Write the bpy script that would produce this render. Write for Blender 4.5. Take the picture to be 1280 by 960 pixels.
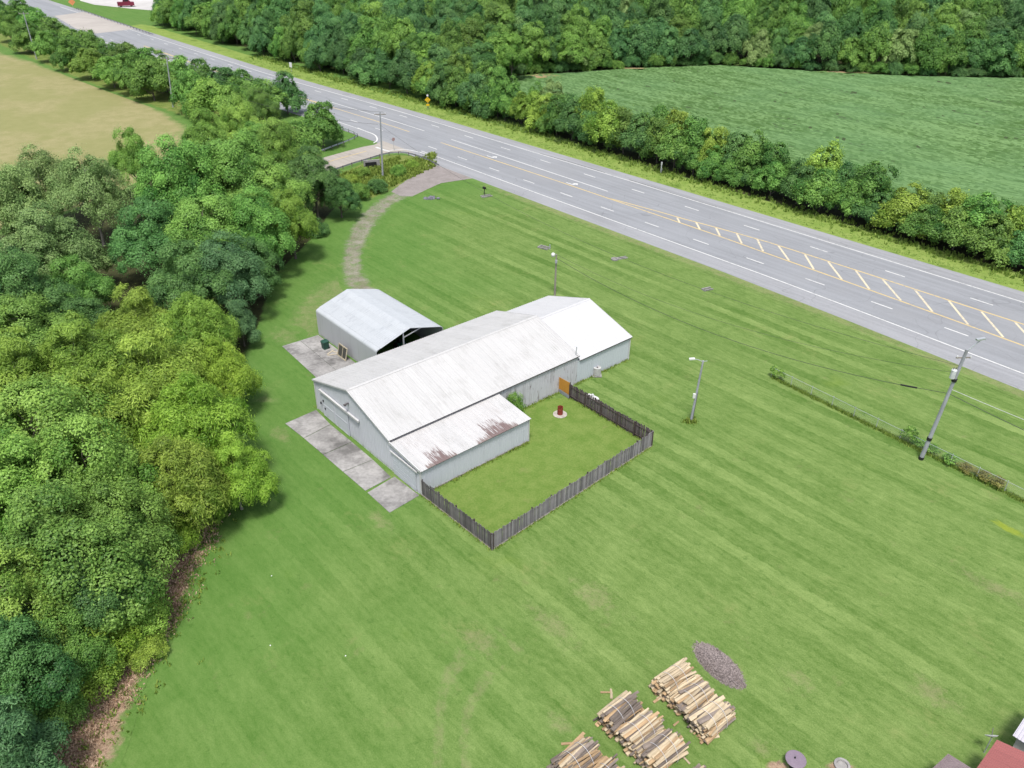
import bpy, math, random
import numpy as np
from mathutils import Vector, Matrix

for o in list(bpy.data.objects): bpy.data.objects.remove(o)
scene = bpy.context.scene
COL = scene.collection
R_ = math.radians

# ------------------------------------------------------------------ camera, sky, sun, exposure
FPX, PITCH, ROLL, CAMH = 1017.45, 31.569, 0.70, 47.733
_p, _r = R_(PITCH), R_(ROLL)
_F = np.array([0, math.cos(_p), -math.sin(_p)]); _X = np.array([1., 0, 0]); _U = np.cross(_X, _F)
_X2 = _X*math.cos(_r) + _U*math.sin(_r); _U2 = -_X*math.sin(_r) + _U*math.cos(_r)
cam_d = bpy.data.cameras.new('camera'); cam = bpy.data.objects.new('camera', cam_d); COL.objects.link(cam)
cam_d.sensor_width = 36; cam_d.lens = FPX/1280*36; cam_d.clip_start = .5; cam_d.clip_end = 6000
cam.matrix_world = Matrix(((_X2[0], _U2[0], -_F[0], 0), (_X2[1], _U2[1], -_F[1], 0), (_X2[2], _U2[2], -_F[2], CAMH), (0, 0, 0, 1)))
scene.camera = cam

SUN_EL, SUN_AZ = 68, 184          # compass azimuth of the sun (0 = +Y, clockwise)
world = bpy.data.worlds.new('World'); scene.world = world; world.use_nodes = True
wn = world.node_tree.nodes; wl = world.node_tree.links; wn.clear()
sky = wn.new('ShaderNodeTexSky'); sky.sky_type = 'NISHITA'; sky.sun_disc = False
sky.sun_elevation = R_(SUN_EL); sky.sun_rotation = R_(SUN_AZ); sky.dust_density = 3.0; sky.air_density = 1.0
hs = wn.new('ShaderNodeHueSaturation'); hs.inputs['Saturation'].default_value = .62     # thin high overcast: whiter than clear sky
bg = wn.new('ShaderNodeBackground'); bg.inputs['Strength'].default_value = .075
wo = wn.new('ShaderNodeOutputWorld')
wl.new(sky.outputs[0], hs.inputs['Color']); wl.new(hs.outputs[0], bg.inputs[0]); wl.new(bg.outputs[0], wo.inputs[0])
sd = bpy.data.lights.new('sun', 'SUN'); sd.energy = 1.5; sd.angle = R_(11); sd.color = (1, .97, .92)
so = bpy.data.objects.new('sun', sd); COL.objects.link(so); so.location = (0, 0, 200)
_sv = Vector((math.sin(R_(SUN_AZ))*math.cos(R_(SUN_EL)), math.cos(R_(SUN_AZ))*math.cos(R_(SUN_EL)), math.sin(R_(SUN_EL))))
so.rotation_euler = _sv.to_track_quat('Z', 'Y').to_euler()
vs = scene.view_settings; vs.view_transform = 'Standard'; vs.look = 'None'; vs.gamma = 1; vs.exposure = 1.50
scene.render.engine = 'CYCLES'
scene.cycles.max_bounces = 6; scene.cycles.diffuse_bounces = 3; scene.cycles.transmission_bounces = 4; scene.cycles.transparent_max_bounces = 8

# ------------------------------------------------------------------ geometry of the photograph
def W(px, py, z=0.0):
    """ground (or height z) point seen at photograph pixel px,py"""
    d = _F + _X2*(px-640)/FPX + _U2*(480-py)/FPX
    t = (z-CAMH)/d[2]
    return Vector((d[0]*t, d[1]*t, z))
def PX(v):
    q = np.array([v[0], v[1], v[2]-CAMH]); dz = q@_F
    if dz < 1: return (-9999, -9999)
    return (640+FPX*(q@_X2)/dz, 480-FPX*(q@_U2)/dz)
def height_at(base, py):
    lo, hi = 0, 60
    for _ in range(40):
        m = (lo+hi)/2
        if PX((base[0], base[1], m))[1] > py: lo = m
        else: hi = m
    return lo
def facing(base, px, py):
    """point on the upright plane through base that faces the camera"""
    d = _F + _X2*(px-640)/FPX + _U2*(480-py)/FPX
    t = base[1]/d[1]
    return Vector((d[0]*t, d[1]*t, CAMH+d[2]*t))

PSI = R_(-47.689); RT = Vector((math.cos(PSI), math.sin(PSI), 0)); RN = Vector((-math.sin(PSI), math.cos(PSI), 0)); RD = 103.298
def sstep(a, b, x):
    t = min(1, max(0, (x-a)/(b-a))); return t*t*(3-2*t)
def RP(s, off, z=0.0):
    """highway coordinates: s along it, off across it from the near lane line"""
    sh = -3.5*sstep(-150, -245, s)
    v = RT*s + RN*(RD+off+sh); v.z = z; return v
def road_so(v): return v.x*RT.x+v.y*RT.y, v.x*RN.x+v.y*RN.y-RD

ORD = ['zeroth', 'first', 'second', 'third', 'fourth', 'fifth', 'sixth', 'seventh', 'eighth', 'ninth', 'tenth', 'eleventh', 'twelfth', 'thirteenth', 'fourteenth', 'fifteenth', 'sixteenth', 'seventeenth', 'eighteenth', 'nineteenth']
def ordw(n):
    if n < 20: return ORD[n]
    tens = ['', '', 'twenty', 'thirty', 'forty', 'fifty', 'sixty', 'seventy', 'eighty', 'ninety'][n//10]
    tth = {'twenty': 'twentieth', 'thirty': 'thirtieth', 'forty': 'fortieth', 'fifty': 'fiftieth', 'sixty': 'sixtieth', 'seventy': 'seventieth', 'eighty': 'eightieth', 'ninety': 'ninetieth'}[tens]
    return tth if n % 10 == 0 else tens+'-'+ORD[n % 10]

# ------------------------------------------------------------------ scene helpers
def tag(o, label=None, cat=None, group=None, kind=None):
    if label: o['label'] = label
    if cat: o['category'] = cat
    if group: o['group'] = group
    if kind: o['kind'] = kind
    return o
def thing(name, label, cat, loc=(0, 0, 0), rz=0, group=None):
    o = bpy.data.objects.new(name, None); o.empty_display_size = .2; COL.objects.link(o)
    o.location = loc; o.rotation_euler = (0, 0, rz)
    return tag(o, label, cat, group)
def put(name, me, parent=None, loc=(0, 0, 0), rot=(0, 0, 0), scale=(1, 1, 1), mat=None):
    o = bpy.data.objects.new(name, me); COL.objects.link(o)
    o.location = loc; o.rotation_euler = rot; o.scale = scale
    if parent: o.parent = parent
    if mat is not None and me.materials and me.materials[0] != mat:
        o.material_slots[0].link = 'OBJECT'; o.material_slots[0].material = mat
    return o

class MB:
    def __init__(s): s.v = []; s.f = []
    def add(s, vs, fs):
        n = len(s.v); s.v += [tuple(v) for v in vs]; s.f += [tuple(i+n for i in f) for f in fs]; return s
    def box(s, c, d, rot=None):
        hx, hy, hz = d[0]/2, d[1]/2, d[2]/2
        vs = [Vector((x, y, z)) for z in (-hz, hz) for y in (-hy, hy) for x in (-hx, hx)]
        if rot is not None: vs = [rot @ v for v in vs]
        c = Vector(c)
        return s.add([v+c for v in vs], [(0, 2, 3, 1), (4, 5, 7, 6), (0, 1, 5, 4), (2, 6, 7, 3), (0, 4, 6, 2), (1, 3, 7, 5)])
    def beam(s, a, b, w, h):
        a, b = Vector(a), Vector(b); d = b-a
        q = d.to_track_quat('X', 'Z').to_matrix()
        return s.box((a+b)/2, (d.length, w, h), q)
    def tube(s, pts, rad, n=8, cap=True):
        pts = [Vector(p) for p in pts]; rad = rad if hasattr(rad, '__len__') else [rad]*len(pts)
        base = len(s.v); ref = Vector((0, 0, 1))
        for i, p in enumerate(pts):
            d = (pts[min(i+1, len(pts)-1)]-pts[max(i-1, 0)]).normalized()
            a = d.cross(ref if abs(d.z) < .95 else Vector((1, 0, 0))).normalized(); b = d.cross(a)
            for k in range(n):
                th = 2*math.pi*k/n; q = p+(a*math.cos(th)+b*math.sin(th))*rad[i]; s.v.append(tuple(q))
        for i in range(len(pts)-1):
            for k in range(n):
                k2 = (k+1) % n
                s.f.append((base+i*n+k, base+i*n+k2, base+(i+1)*n+k2, base+(i+1)*n+k))
        if cap:
            s.f.append(tuple(base+k for k in range(n))[::-1]); s.f.append(tuple(base+(len(pts)-1)*n+k for k in range(n)))
        return s
    def lathe(s, prof, n=16, c=(0, 0, 0)):
        base = len(s.v)
        for r, z in prof:
            for k in range(n):
                th = 2*math.pi*k/n; s.v.append((c[0]+r*math.cos(th), c[1]+r*math.sin(th), c[2]+z))
        for i in range(len(prof)-1):
            for k in range(n):
                k2 = (k+1) % n; s.f.append((base+i*n+k, base+i*n+k2, base+(i+1)*n+k2, base+(i+1)*n+k))
        s.f.append(tuple(base+k for k in range(n))[::-1]); s.f.append(tuple(base+(len(prof)-1)*n+k for k in range(n)))
        return s
    def prism(s, poly, z0, z1):
        n = len(poly)
        vs = [(p[0], p[1], z0) for p in poly]+[(p[0], p[1], z1) for p in poly]
        fs = [tuple(range(n))[::-1], tuple(range(n, 2*n))]+[(i, (i+1) % n, n+(i+1) % n, n+i) for i in range(n)]
        return s.add(vs, fs)
    def mesh(s, name, mat):
        me = bpy.data.meshes.new(name); me.from_pydata(s.v, [], s.f); me.materials.append(mat); me.update(); return me
    def build(s, name, mat, parent=None, **k):
        return put(name, s.mesh(name, mat), parent, **k)
def smooth(o):
    for p in o.data.polygons: p.use_smooth = True
    return o
def np_mesh(name, verts, faces4, mat, attr=None, smooth_=False):
    """quads from numpy arrays, optional per-face float attribute 'tone'"""
    me = bpy.data.meshes.new(name); nv, nf = len(verts), len(faces4)
    me.vertices.add(nv); me.vertices.foreach_set('co', np.ascontiguousarray(verts, dtype=np.float32).ravel())
    k = faces4.shape[1]
    me.loops.add(nf*k); me.loops.foreach_set('vertex_index', np.ascontiguousarray(faces4, dtype=np.int32).ravel())
    me.polygons.add(nf); me.polygons.foreach_set('loop_start', np.arange(0, nf*k, k, dtype=np.int32))
    if smooth_: me.polygons.foreach_set('use_smooth', np.ones(nf, dtype=bool))
    me.update(calc_edges=True); me.materials.append(mat)
    if attr is not None:
        a = me.attributes.new('tone', 'FLOAT', 'FACE'); a.data.foreach_set('value', np.ascontiguousarray(attr, dtype=np.float32))
    return me

# ------------------------------------------------------------------ material helpers
class NT:
    def __init__(s, tree): s.t = tree; s.n = tree.nodes; s.l = tree.links
    def __call__(s, typ, **kw):
        n = s.n.new('ShaderNode'+typ)
        for k, v in kw.items():
            if k.startswith('i_'):
                key = k[2:]; key = int(key) if key.isdigit() else key.replace('_', ' '); s.set(n.inputs[key], v)
            else: setattr(n, k, v)
        return n
    def set(s, sock, v):
        if hasattr(v, 'is_linked') or hasattr(v, 'links'): s.l.new(v, sock)
        else: sock.default_value = v
    def math(s, op, a, b=None, c=None, clamp=False):
        n = s.n.new('ShaderNodeMath'); n.operation = op; n.use_clamp = clamp; s.set(n.inputs[0], a)
        if b is not None: s.set(n.inputs[1], b)
        if c is not None: s.set(n.inputs[2], c)
        return n.outputs[0]
    def mix(s, f, a, b, mode='MIX'):
        n = s.n.new('ShaderNodeMix'); n.data_type = 'RGBA'; n.blend_type = mode; n.clamp_factor = True
        s.set(n.inputs[0], f); s.set(n.inputs[6], a if hasattr(a, 'links') else (*a, 1)[:4]); s.set(n.inputs[7], b if hasattr(b, 'links') else (*b, 1)[:4])
        return n.outputs[2]
    def noise(s, vec, scale, detail=3, rough=.55, **k):
        n = s.n.new('ShaderNodeTexNoise'); s.set(n.inputs['Vector'], vec); n.inputs['Scale'].default_value = scale
        n.inputs['Detail'].default_value = detail; n.inputs['Roughness'].default_value = rough
        return n.outputs['Fac']
    def ramp(s, f, lo, hi, a=0.0, b=1.0, kind='SMOOTHSTEP'):
        n = s.n.new('ShaderNodeMapRange'); n.interpolation_type = kind; s.set(n.inputs[0], f)
        n.inputs[1].default_value = lo; n.inputs[2].default_value = hi; n.inputs[3].default_value = a; n.inputs[4].default_value = b
        return n.outputs[0]
    def scalevec(s, vec, sc, rot=0):
        n = s.n.new('ShaderNodeMapping'); s.set(n.inputs[0], vec); n.inputs['Scale'].default_value = sc; n.inputs['Rotation'].default_value = (0, 0, rot); return n.outputs[0]
ALB = .75
def newmat(name):
    m = bpy.data.materials.new(name); m.use_nodes = True; m.node_tree.nodes.clear(); T = NT(m.node_tree)
    out = T('OutputMaterial'); return m, T, out
def finish(T, out, color, rough=.8, metal=0.0, spec=.3, bump=None, bstr=.3, bdist=.05):
    color = T.mix(1.0, color if hasattr(color, 'links') else (*color, 1)[:4], (ALB, ALB, ALB), 'MULTIPLY')      # real-world albedo for this exposure
    b = T('BsdfPrincipled'); T.set(b.inputs['Base Color'], color if hasattr(color, 'links') else (*color, 1)[:4])
    T.set(b.inputs['Roughness'], rough); b.inputs['Metallic'].default_value = metal; b.inputs['Specular IOR Level'].default_value = spec
    if bump is not None:
        n = T('Bump'); n.inputs['Strength'].default_value = bstr; n.inputs['Distance'].default_value = bdist; T.l.new(bump, n.inputs['Height']); T.l.new(n.outputs[0], b.inputs['Normal'])
    T.l.new(b.outputs[0], out.inputs[0]); return b
def simple(name, col, rough=.7, var=.12, scale=2.5, metal=0.0, spec=.3, objvar=0.0, dirt=None, coord='Object'):
    """base colour broken up by two noises, optional per-object shade and a dirt colour in blotches"""
    m, T, out = newmat(name)
    tc = T('TexCoord') ; P = tc.outputs[coord]
    n1 = T.noise(P, scale, 4); n2 = T.noise(P, scale*7, 3)
    f = T.math('ADD', T.math('MULTIPLY', n1, .65), T.math('MULTIPLY', n2, .35))
    c = T.mix(T.ramp(f, .3, .7), [x*(1-var) for x in col], [min(1, x*(1+var)) for x in col])
    if dirt: c = T.mix(T.ramp(T.noise(P, scale*.6, 5, .65), dirt[1], dirt[1]+.2), c, dirt[0])
    if objvar:
        oi = T('ObjectInfo'); h = T('HueSaturation'); T.l.new(c, h.inputs['Color'])
        T.l.new(T.math('ADD', T.math('MULTIPLY', oi.outputs['Random'], 2*objvar), 1-objvar), h.inputs['Value']); c = h.outputs[0]
    finish(T, out, c, rough, metal, spec); return m

# ------------------------------------------------------------------ lawn colour, shared by the lawn and by every patch that fades into it
def lawn_group():
    g = bpy.data.node_groups.new('lawn_colour', 'ShaderNodeTree')
    g.interface.new_socket('Color', in_out='OUTPUT', socket_type='NodeSocketColor')
    g.interface.new_socket('Height', in_out='OUTPUT', socket_type='NodeSocketFloat')
    T = NT(g); out = g.nodes.new('NodeGroupOutput')
    P = T('NewGeometry').outputs['Position']
    sep = T('SeparateXYZ'); T.l.new(P, sep.inputs[0])
    def dot(v):
        n = T('VectorMath', operation='DOT_PRODUCT'); T.l.new(P, n.inputs[0]); n.inputs[1].default_value = v; return n.outputs['Value']
    s, o = dot(RT), dot(RN)
    warp = T.math('MULTIPLY', T.noise(P, .02, 2), 1.3)
    oo = T.math('ADD', T.math('DIVIDE', o, 1.32), warp)
    jag = T.math('MULTIPLY', T.math('SUBTRACT', T.noise(P, 1.6, 2), .5), .5)
    ooj = T.math('ADD', oo, jag)
    idx = T.math('FLOOR', ooj)
    wn_ = T('TexWhiteNoise', noise_dimensions='1D'); T.l.new(idx, wn_.inputs['W'])
    par = T.math('ABSOLUTE', T.math('MODULO', idx, 2.0))
    stripe = T.math('ADD', T.math('MULTIPLY', par, .42), T.math('MULTIPLY', wn_.outputs['Value'], .58))
    edge = T.math('ABSOLUTE', T.math('SUBTRACT', T.math('FRACT', ooj), .5))          # thin darker line where passes meet
    line = T.ramp(edge, .40, .5)
    cmb = T('CombineXYZ'); T.l.new(T.math('MULTIPLY', s, .09), cmb.inputs[0]); T.l.new(T.math('MULTIPLY', o, .95), cmb.inputs[1])
    streak = T.noise(cmb.outputs[0], 1.0, 4, .6)
    big = T.noise(P, .045, 3, .5); mid = T.noise(P, .28, 4, .6); cmf = T('CombineXYZ'); T.l.new(T.math('MULTIPLY', s, 1.1), cmf.inputs[0]); T.l.new(T.math('MULTIPLY', o, 2.6), cmf.inputs[1]); fine = T.noise(cmf.outputs[0], 1.0, 5, .72); tiny = T.noise(P, 9.0, 2, .7)
    # stripes are clearest towards the highway and broken up near the timber yard
    con = T.math('MULTIPLY', T.ramp(sep.outputs[1], 30, 75, .5, 1.0), T.ramp(T.noise(P, .07, 3), .3, .65, .25, 1.0))
    con = T.math('MULTIPLY', con, T.ramp(sep.outputs[0], -32, -8, .35, 1.0))
    tone = T.math('ADD', T.math('MULTIPLY', T.math('SUBTRACT', stripe, .5), T.math('MULTIPLY', con, .52)), .5)
    tone = T.math('ADD', tone, T.math('MULTIPLY', T.math('SUBTRACT', streak, .5), .7))
    tone = T.math('ADD', tone, T.math('MULTIPLY', T.math('SUBTRACT', mid, .5), .6))
    tone = T.math('ADD', tone, T.math('MULTIPLY', T.math('SUBTRACT', fine, .5), 1.15))
    tone = T.math('ADD', tone, T.math('MULTIPLY', T.math('SUBTRACT', tiny, .5), .9))
    tone = T.math('SUBTRACT', tone, T.math('MULTIPLY', line, T.math('MULTIPLY', con, .16)))
    c = T.mix(T.ramp(tone, .1, .95, kind='LINEAR'), (.082, .160, .028), (.228, .318, .098))
    # lusher on the side of the trees, drier and yellower towards the highway
    lush = T.math('ADD', T.ramp(sep.outputs[0], -34, 22, 1.0, 0.0), T.math('MULTIPLY', T.math('SUBTRACT', big, .5), 1.3))
    lushf = T.ramp(lush, .15, 1.0)
    c = T.mix(T.math('MULTIPLY', lushf, .55), c, (.072, .190, .030))
    dry = T.math('MULTIPLY', T.ramp(T.noise(P, .16, 5, .65), .56, .74), T.ramp(fine, .35, .65))
    c = T.mix(T.math('MULTIPLY', dry, .45), c, (.26, .27, .10))
    yel = T.math('MULTIPLY', T.ramp(T.noise(T.scalevec(P, (1, 1, 1), .9), .11, 3, .6), .62, .85), .35)
    c = T.mix(yel, c, (.20, .29, .025))
    bare = T.math('MULTIPLY', T.ramp(T.noise(P, .33, 5, .7), .60, .80), .5)
    c = T.mix(bare, c, (.24, .21, .11))
    dark = T.ramp(T.noise(P, 1.1, 3, .7), .28, .40, 1, 0)
    c = T.mix(T.math('MULTIPLY', dark, .42), c, (.05, .125, .018))
    T.l.new(c, out.inputs[0]); T.l.new(T.math('ADD', fine, T.math('MULTIPLY', tiny, .5)), out.inputs[1])
    return g
LAWN = lawn_group()
def use_lawn(T):
    n = T.n.new('ShaderNodeGroup'); n.node_tree = LAWN; return n.outputs[0], n.outputs[1]

def mat_lawn():
    m, T, out = newmat('lawn'); c, h = use_lawn(T); finish(T, out, c, .9, spec=.12, bump=h, bstr=.55, bdist=.06); return m
def mat_patch(name, ca, cb, lo=.3, hi=.65, scale=1.2, nscale=.9, amt=1.0, namp=1.0, third=None):
    """a ground patch that breaks up into the lawn at its edge (attribute e: 0 rim, 1 inside)"""
    m, T, out = newmat(name); lc, lh = use_lawn(T)
    P = T('NewGeometry').outputs['Position']; e = T('Attribute', attribute_name='e').outputs['Fac']
    n = T.noise(P, nscale, 5, .65); n2 = T.noise(P, nscale*5, 3, .6)
    f = T.math('ADD', e, T.math('MULTIPLY', T.math('SUBTRACT', T.math('ADD', T.math('MULTIPLY', n, .7), T.math('MULTIPLY', n2, .3)), .5), namp*2.2))
    f = T.math('MULTIPLY', T.ramp(f, lo, hi), amt)
    c = T.mix(T.ramp(T.math('ADD', T.math('MULTIPLY', T.noise(P, scale, 5, .7), .6), T.math('MULTIPLY', T.noise(P, scale*9, 2, .7), .4)), .35, .65), ca, cb)
    if third: c = T.mix(T.math('MULTIPLY', T.ramp(T.noise(P, third[1], 4, .6), third[2], third[2]+.12), third[3]), c, third[0])
    finish(T, out, T.mix(f, lc, c), .92, spec=.15, bump=T.noise(P, 6, 4, .7), bstr=.5, bdist=.05); return m

def mat_asphalt(name, base, tint, var=.12):
    m, T, out = newmat(name); P = T('NewGeometry').outputs['Position']
    def dot(v):
        n = T('VectorMath', operation='DOT_PRODUCT'); T.l.new(P, n.inputs[0]); n.inputs[1].default_value = v; return n.outputs['Value']
    s, o = dot(RT), dot(RN)
    cmb = T('CombineXYZ'); T.l.new(T.math('MULTIPLY', s, .02), cmb.inputs[0]); T.l.new(T.math('MULTIPLY', o, 1.1), cmb.inputs[1])
    lanes = T.noise(cmb.outputs[0], 1.0, 3, .6)
    cmb2 = T('CombineXYZ'); T.l.new(T.math('MULTIPLY', s, .25), cmb2.inputs[0]); T.l.new(T.math('MULTIPLY', o, .5), cmb2.inputs[1])
    blot = T.noise(cmb2.outputs[0], .35, 4, .6); fine = T.noise(P, 3.0, 4, .7)
    f = T.math('ADD', T.math('ADD', T.math('MULTIPLY', lanes, .45), T.math('MULTIPLY', blot, .3)), T.math('MULTIPLY', fine, .25))
    c = T.mix(T.ramp(f, .36, .64), [x*(1-var) for x in base], [x*(1+var) for x in base])
    # tar-sealed joints that wander along the lanes
    tar = T.math('ABSOLUTE', T.math('SUBTRACT', T.noise(P, .09, 2, .5), .5))
    c = T.mix(T.math('MULTIPLY', T.ramp(tar, .0, .0035, 1, 0), .35), c, [x*.45 for x in base])
    c = T.mix(T.math('MULTIPLY', T.ramp(T.noise(P, .05, 3), .5, .7), .5), c, tint)
    finish(T, out, c, .85, spec=.25, bump=T.noise(P, 12, 3, .7), bstr=.25, bdist=.01); return m
def mat_paint(name, col):
    m, T, out = newmat(name); P = T('NewGeometry').outputs['Position']
    w = T.ramp(T.noise(P, 2.2, 5, .75), .42, .66); w2 = T.ramp(T.noise(P, .12, 2), .35, .65, .2, .8)
    c = T.mix(T.math('MULTIPLY', w, w2), col, (.285, .288, .292)); finish(T, out, c, .7, spec=.25); return m

M = {}
M['lawn'] = mat_lawn()
M['asphalt'] = mat_asphalt('asphalt', (.284, .294, .311), (.305, .311, .322))
M['shoulder'] = mat_asphalt('shoulder', (.312, .318, .332), (.335, .334, .342), .14)
M['side_road'] = mat_asphalt('side_road', (.40, .365, .325), (.36, .34, .315))
M['white_paint'] = mat_paint('white_paint', (.72, .72, .70)); M['yellow_paint'] = mat_paint('yellow_paint', (.66, .50, .22))
M['gravel'] = mat_patch('gravel', (.20, .175, .14), (.345, .31, .265), .40, 1.25, .45, .7, .9, 1.1, third=((.15, .17, .06), .4, .54, .4))
M['tan_field'] = mat_patch('tan_field', (.265, .255, .108), (.345, .312, .155), .15, .6, .35, .12, 1, .55, third=((.24, .25, .09), .05, .44, .55))
M['verge'] = mat_patch('verge', (.165, .26, .045), (.27, .345, .09), .0, .2, .35, .3, 1, .4, third=((.08, .15, .02), .15, .55, .6))
M['litter'] = mat_patch('litter', (.20, .13, .085), (.46, .335, .235), .30, .75, 1.6, .5, 1, .9, third=((.10, .065, .05), .8, .60, .7))
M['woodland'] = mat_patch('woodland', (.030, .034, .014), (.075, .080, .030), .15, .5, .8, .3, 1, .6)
M['dry_grass'] = mat_patch('dry_grass', (.25, .235, .12), (.32, .29, .16), .30, 1.5, 1.1, .9, .5, 1.6)
M['tracks'] = mat_patch('tracks', (.25, .235, .12), (.30, .275, .15), .35, 1.6, 1.1, 1.2, .42, 1.8)
M['yard'] = mat_patch('yard', (.112, .200, .030), (.195, .268, .064), -.1, .1, .6, .3, .85, .2, third=((.235, .235, .09), .35, .60, .4))
M['yellow_grass'] = mat_patch('yellow_grass', (.24, .31, .02), (.30, .35, .04), .3, 1.1, 1.5, .5, .7, 1.2)
M['weeds'] = mat_patch('weeds', (.095, .165, .025), (.23, .26, .075), .1, .4, .6, .4, 1, .5, third=((.32, .25, .15), .3, .6, .6))
M['bare_ground'] = mat_patch('bare_ground', (.36, .235, .135), (.46, .31, .20), .3, .7, .2, .15, .9, .8)
M['mulch_bed'] = mat_patch('mulch_bed', (.15, .13, .12), (.26, .22, .20), .3, .8, 4, 1.6, .9, 1.1)
M['field_soil'] = simple('field_soil', (.075, .135, .030), .95, .3, .3, coord='Object')

# ------------------------------------------------------------------ sheets on the ground
def catmull(pts, n=8):
    out = []
    for i in range(len(pts)-1):
        p0 = pts[max(i-1, 0)]; p1 = pts[i]; p2 = pts[i+1]; p3 = pts[min(i+2, len(pts)-1)]
        for k in range(n):
            t = k/n; out.append(tuple(.5*((2*b)+(-a+c)*t+(2*a-5*b+4*c-d)*t*t+(-a+3*b-3*c+d)*t**3) for a, b, c, d in zip(p0, p1, p2, p3)))
    out.append(tuple(pts[-1])); return out
def e_mesh(name, v, f, e, mat):
    me = bpy.data.meshes.new(name); me.from_pydata(v, [], f); me.materials.append(mat); me.update()
    a = me.attributes.new('e', 'FLOAT', 'POINT'); a.data.foreach_set('value', e); return me
def ribbon(name, pts, mat, z, parent=None, n=8):
    """pts: (x, y, half width); a strip that fades to the lawn along both rims"""
    q = catmull([tuple(p) for p in pts], n); v, f, e = [], [], []
    prof = [(-1, 0), (-.7, .5), (-.35, 1), (.35, 1), (.7, .5), (1, 0)]
    for i, p in enumerate(q):
        a = Vector(q[max(i-1, 0)][:2]); b = Vector(q[min(i+1, len(q)-1)][:2]); d = (b-a).normalized(); nn = Vector((-d.y, d.x))
        fade = min(1, i/3, (len(q)-1-i)/3)
        for t, ee in prof: v.append((p[0]+nn.x*t*p[2], p[1]+nn.y*t*p[2], z)); e.append(ee*fade)
    for i in range(len(q)-1):
        for k in range(5): f.append((i*6+k, (i+1)*6+k, (i+1)*6+k+1, i*6+k+1))
    return put(name, e_mesh(name, v, f, e, mat), parent)
def patch(name, poly, mat, z, rim=.3, parent=None, centre=None):
    """star-shaped polygon with a rim ring"""
    n = len(poly); c = centre or (sum(p[0] for p in poly)/n, sum(p[1] for p in poly)/n)
    v = [(p[0], p[1], z) for p in poly]; e = [0.]*n
    for k, ee in ((rim*.5, .5), (rim, 1.)):
        v += [(p[0]+(c[0]-p[0])*k, p[1]+(c[1]-p[1])*k, z) for p in poly]; e += [ee]*n
    v.append((c[0], c[1], z)); e.append(1.); f = []
    for i in range(n):
        j = (i+1) % n; f += [(i, j, n+j, n+i), (n+i, n+j, 2*n+j, 2*n+i), (2*n+i, 2*n+j, 3*n)]
    return put(name, e_mesh(name, v, f, e, mat), parent)
def blob(px, py, rx, ry, n=20, seed=0, rot=0):
    rr = random.Random(seed); c = W(px, py); out = []
    for k in range(n):
        th = 2*math.pi*k/n; q = 1+rr.uniform(-.18, .18); x, y = rx*q*math.cos(th), ry*q*math.sin(th)
        out.append((c.x+x*math.cos(rot)-y*math.sin(rot), c.y+x*math.sin(rot)+y*math.cos(rot)))
    return out
S = lambda o: tag(o, kind='structure')

g = MB().add([(-2500, -300, 0), (2500, -300, 0), (2500, 4500, 0), (-2500, 4500, 0)], [(0, 1, 2, 3)])
S(g.build('ground', M['lawn']))
# the tan field in the top left, behind the grove
tf = [W(-60, 48), W(0, 62), W(30, 70), W(55, 80), W(90, 92), W(125, 103), W(165, 117), W(200, 131), W(222, 142), W(250, 165), W(230, 215), W(190, 260), W(120, 300), W(40, 320), W(-120, 330), W(-300, 250), W(-260, 120)]
S(patch('field', [(p.x, p.y) for p in tf], M['tan_field'], .010, .26))
# woodland floor under the left-hand grove and under the far woods
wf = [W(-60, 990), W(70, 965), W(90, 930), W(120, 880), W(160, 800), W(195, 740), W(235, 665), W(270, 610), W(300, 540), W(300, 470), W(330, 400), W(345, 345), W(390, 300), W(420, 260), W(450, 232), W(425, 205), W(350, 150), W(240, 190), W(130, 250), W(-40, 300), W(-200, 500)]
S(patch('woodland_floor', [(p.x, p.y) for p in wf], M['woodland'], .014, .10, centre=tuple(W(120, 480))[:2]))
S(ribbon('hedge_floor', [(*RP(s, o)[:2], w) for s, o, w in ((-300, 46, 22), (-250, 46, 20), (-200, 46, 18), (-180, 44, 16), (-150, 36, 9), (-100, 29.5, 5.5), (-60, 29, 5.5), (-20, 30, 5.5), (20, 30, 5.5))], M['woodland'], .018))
S(ribbon('hedge_floor', [(*RP(s, o)[:2], w) for s, o, w in ((-420, -24, 11), (-330, -23, 10), (-260, -22, 9), (-200, -20, 8), (-165, -18, 7))], M['weeds'], .018))
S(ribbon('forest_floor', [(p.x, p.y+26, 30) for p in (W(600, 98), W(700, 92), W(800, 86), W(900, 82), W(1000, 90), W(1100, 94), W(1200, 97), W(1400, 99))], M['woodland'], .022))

# highway
def strip(mb, pts_a, pts_b, z):
    n = len(mb.v)
    for a, b in zip(pts_a, pts_b): mb.v.append((a.x, a.y, z)); mb.v.append((b.x, b.y, z))
    for i in range(len(pts_a)-1): mb.f.append((n+2*i, n+2*i+1, n+2*i+3, n+2*i+2)[::-1])
def interp(tab, s):
    if s <= tab[0][0]: return tab[0][1]
    for (a, x), (b, y) in zip(tab, tab[1:]):
        if s <= b: return x+(y-x)*(s-a)/(b-a)
    return tab[-1][1]
ss = [-460, -430, -400, -370, -340, -310, -290, -270, -250, -235, -220, -205, -190, -175, -160, -150, -140, -130, -120, -110, -100, -90, -80, -70, -60, -50, -40, -30, -20, -10, 0, 20, 40, 80]
NP = [(-160, -6.6), (-130, -6.8), (-60, -7.1), (-36, -7.9), (-20, -8.8), (20, -10.5)]
NW = [(-140, -3.2), (-100, -3.45), (-55, -3.5), (-38, -4.05), (-20, -4.8), (20, -6)]
FW = [(-160, 13.6), (-124, 14.2), (-95, 15.0), (-60, 15.3), (-28, 15.6), (20, 15.9)]
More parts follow.
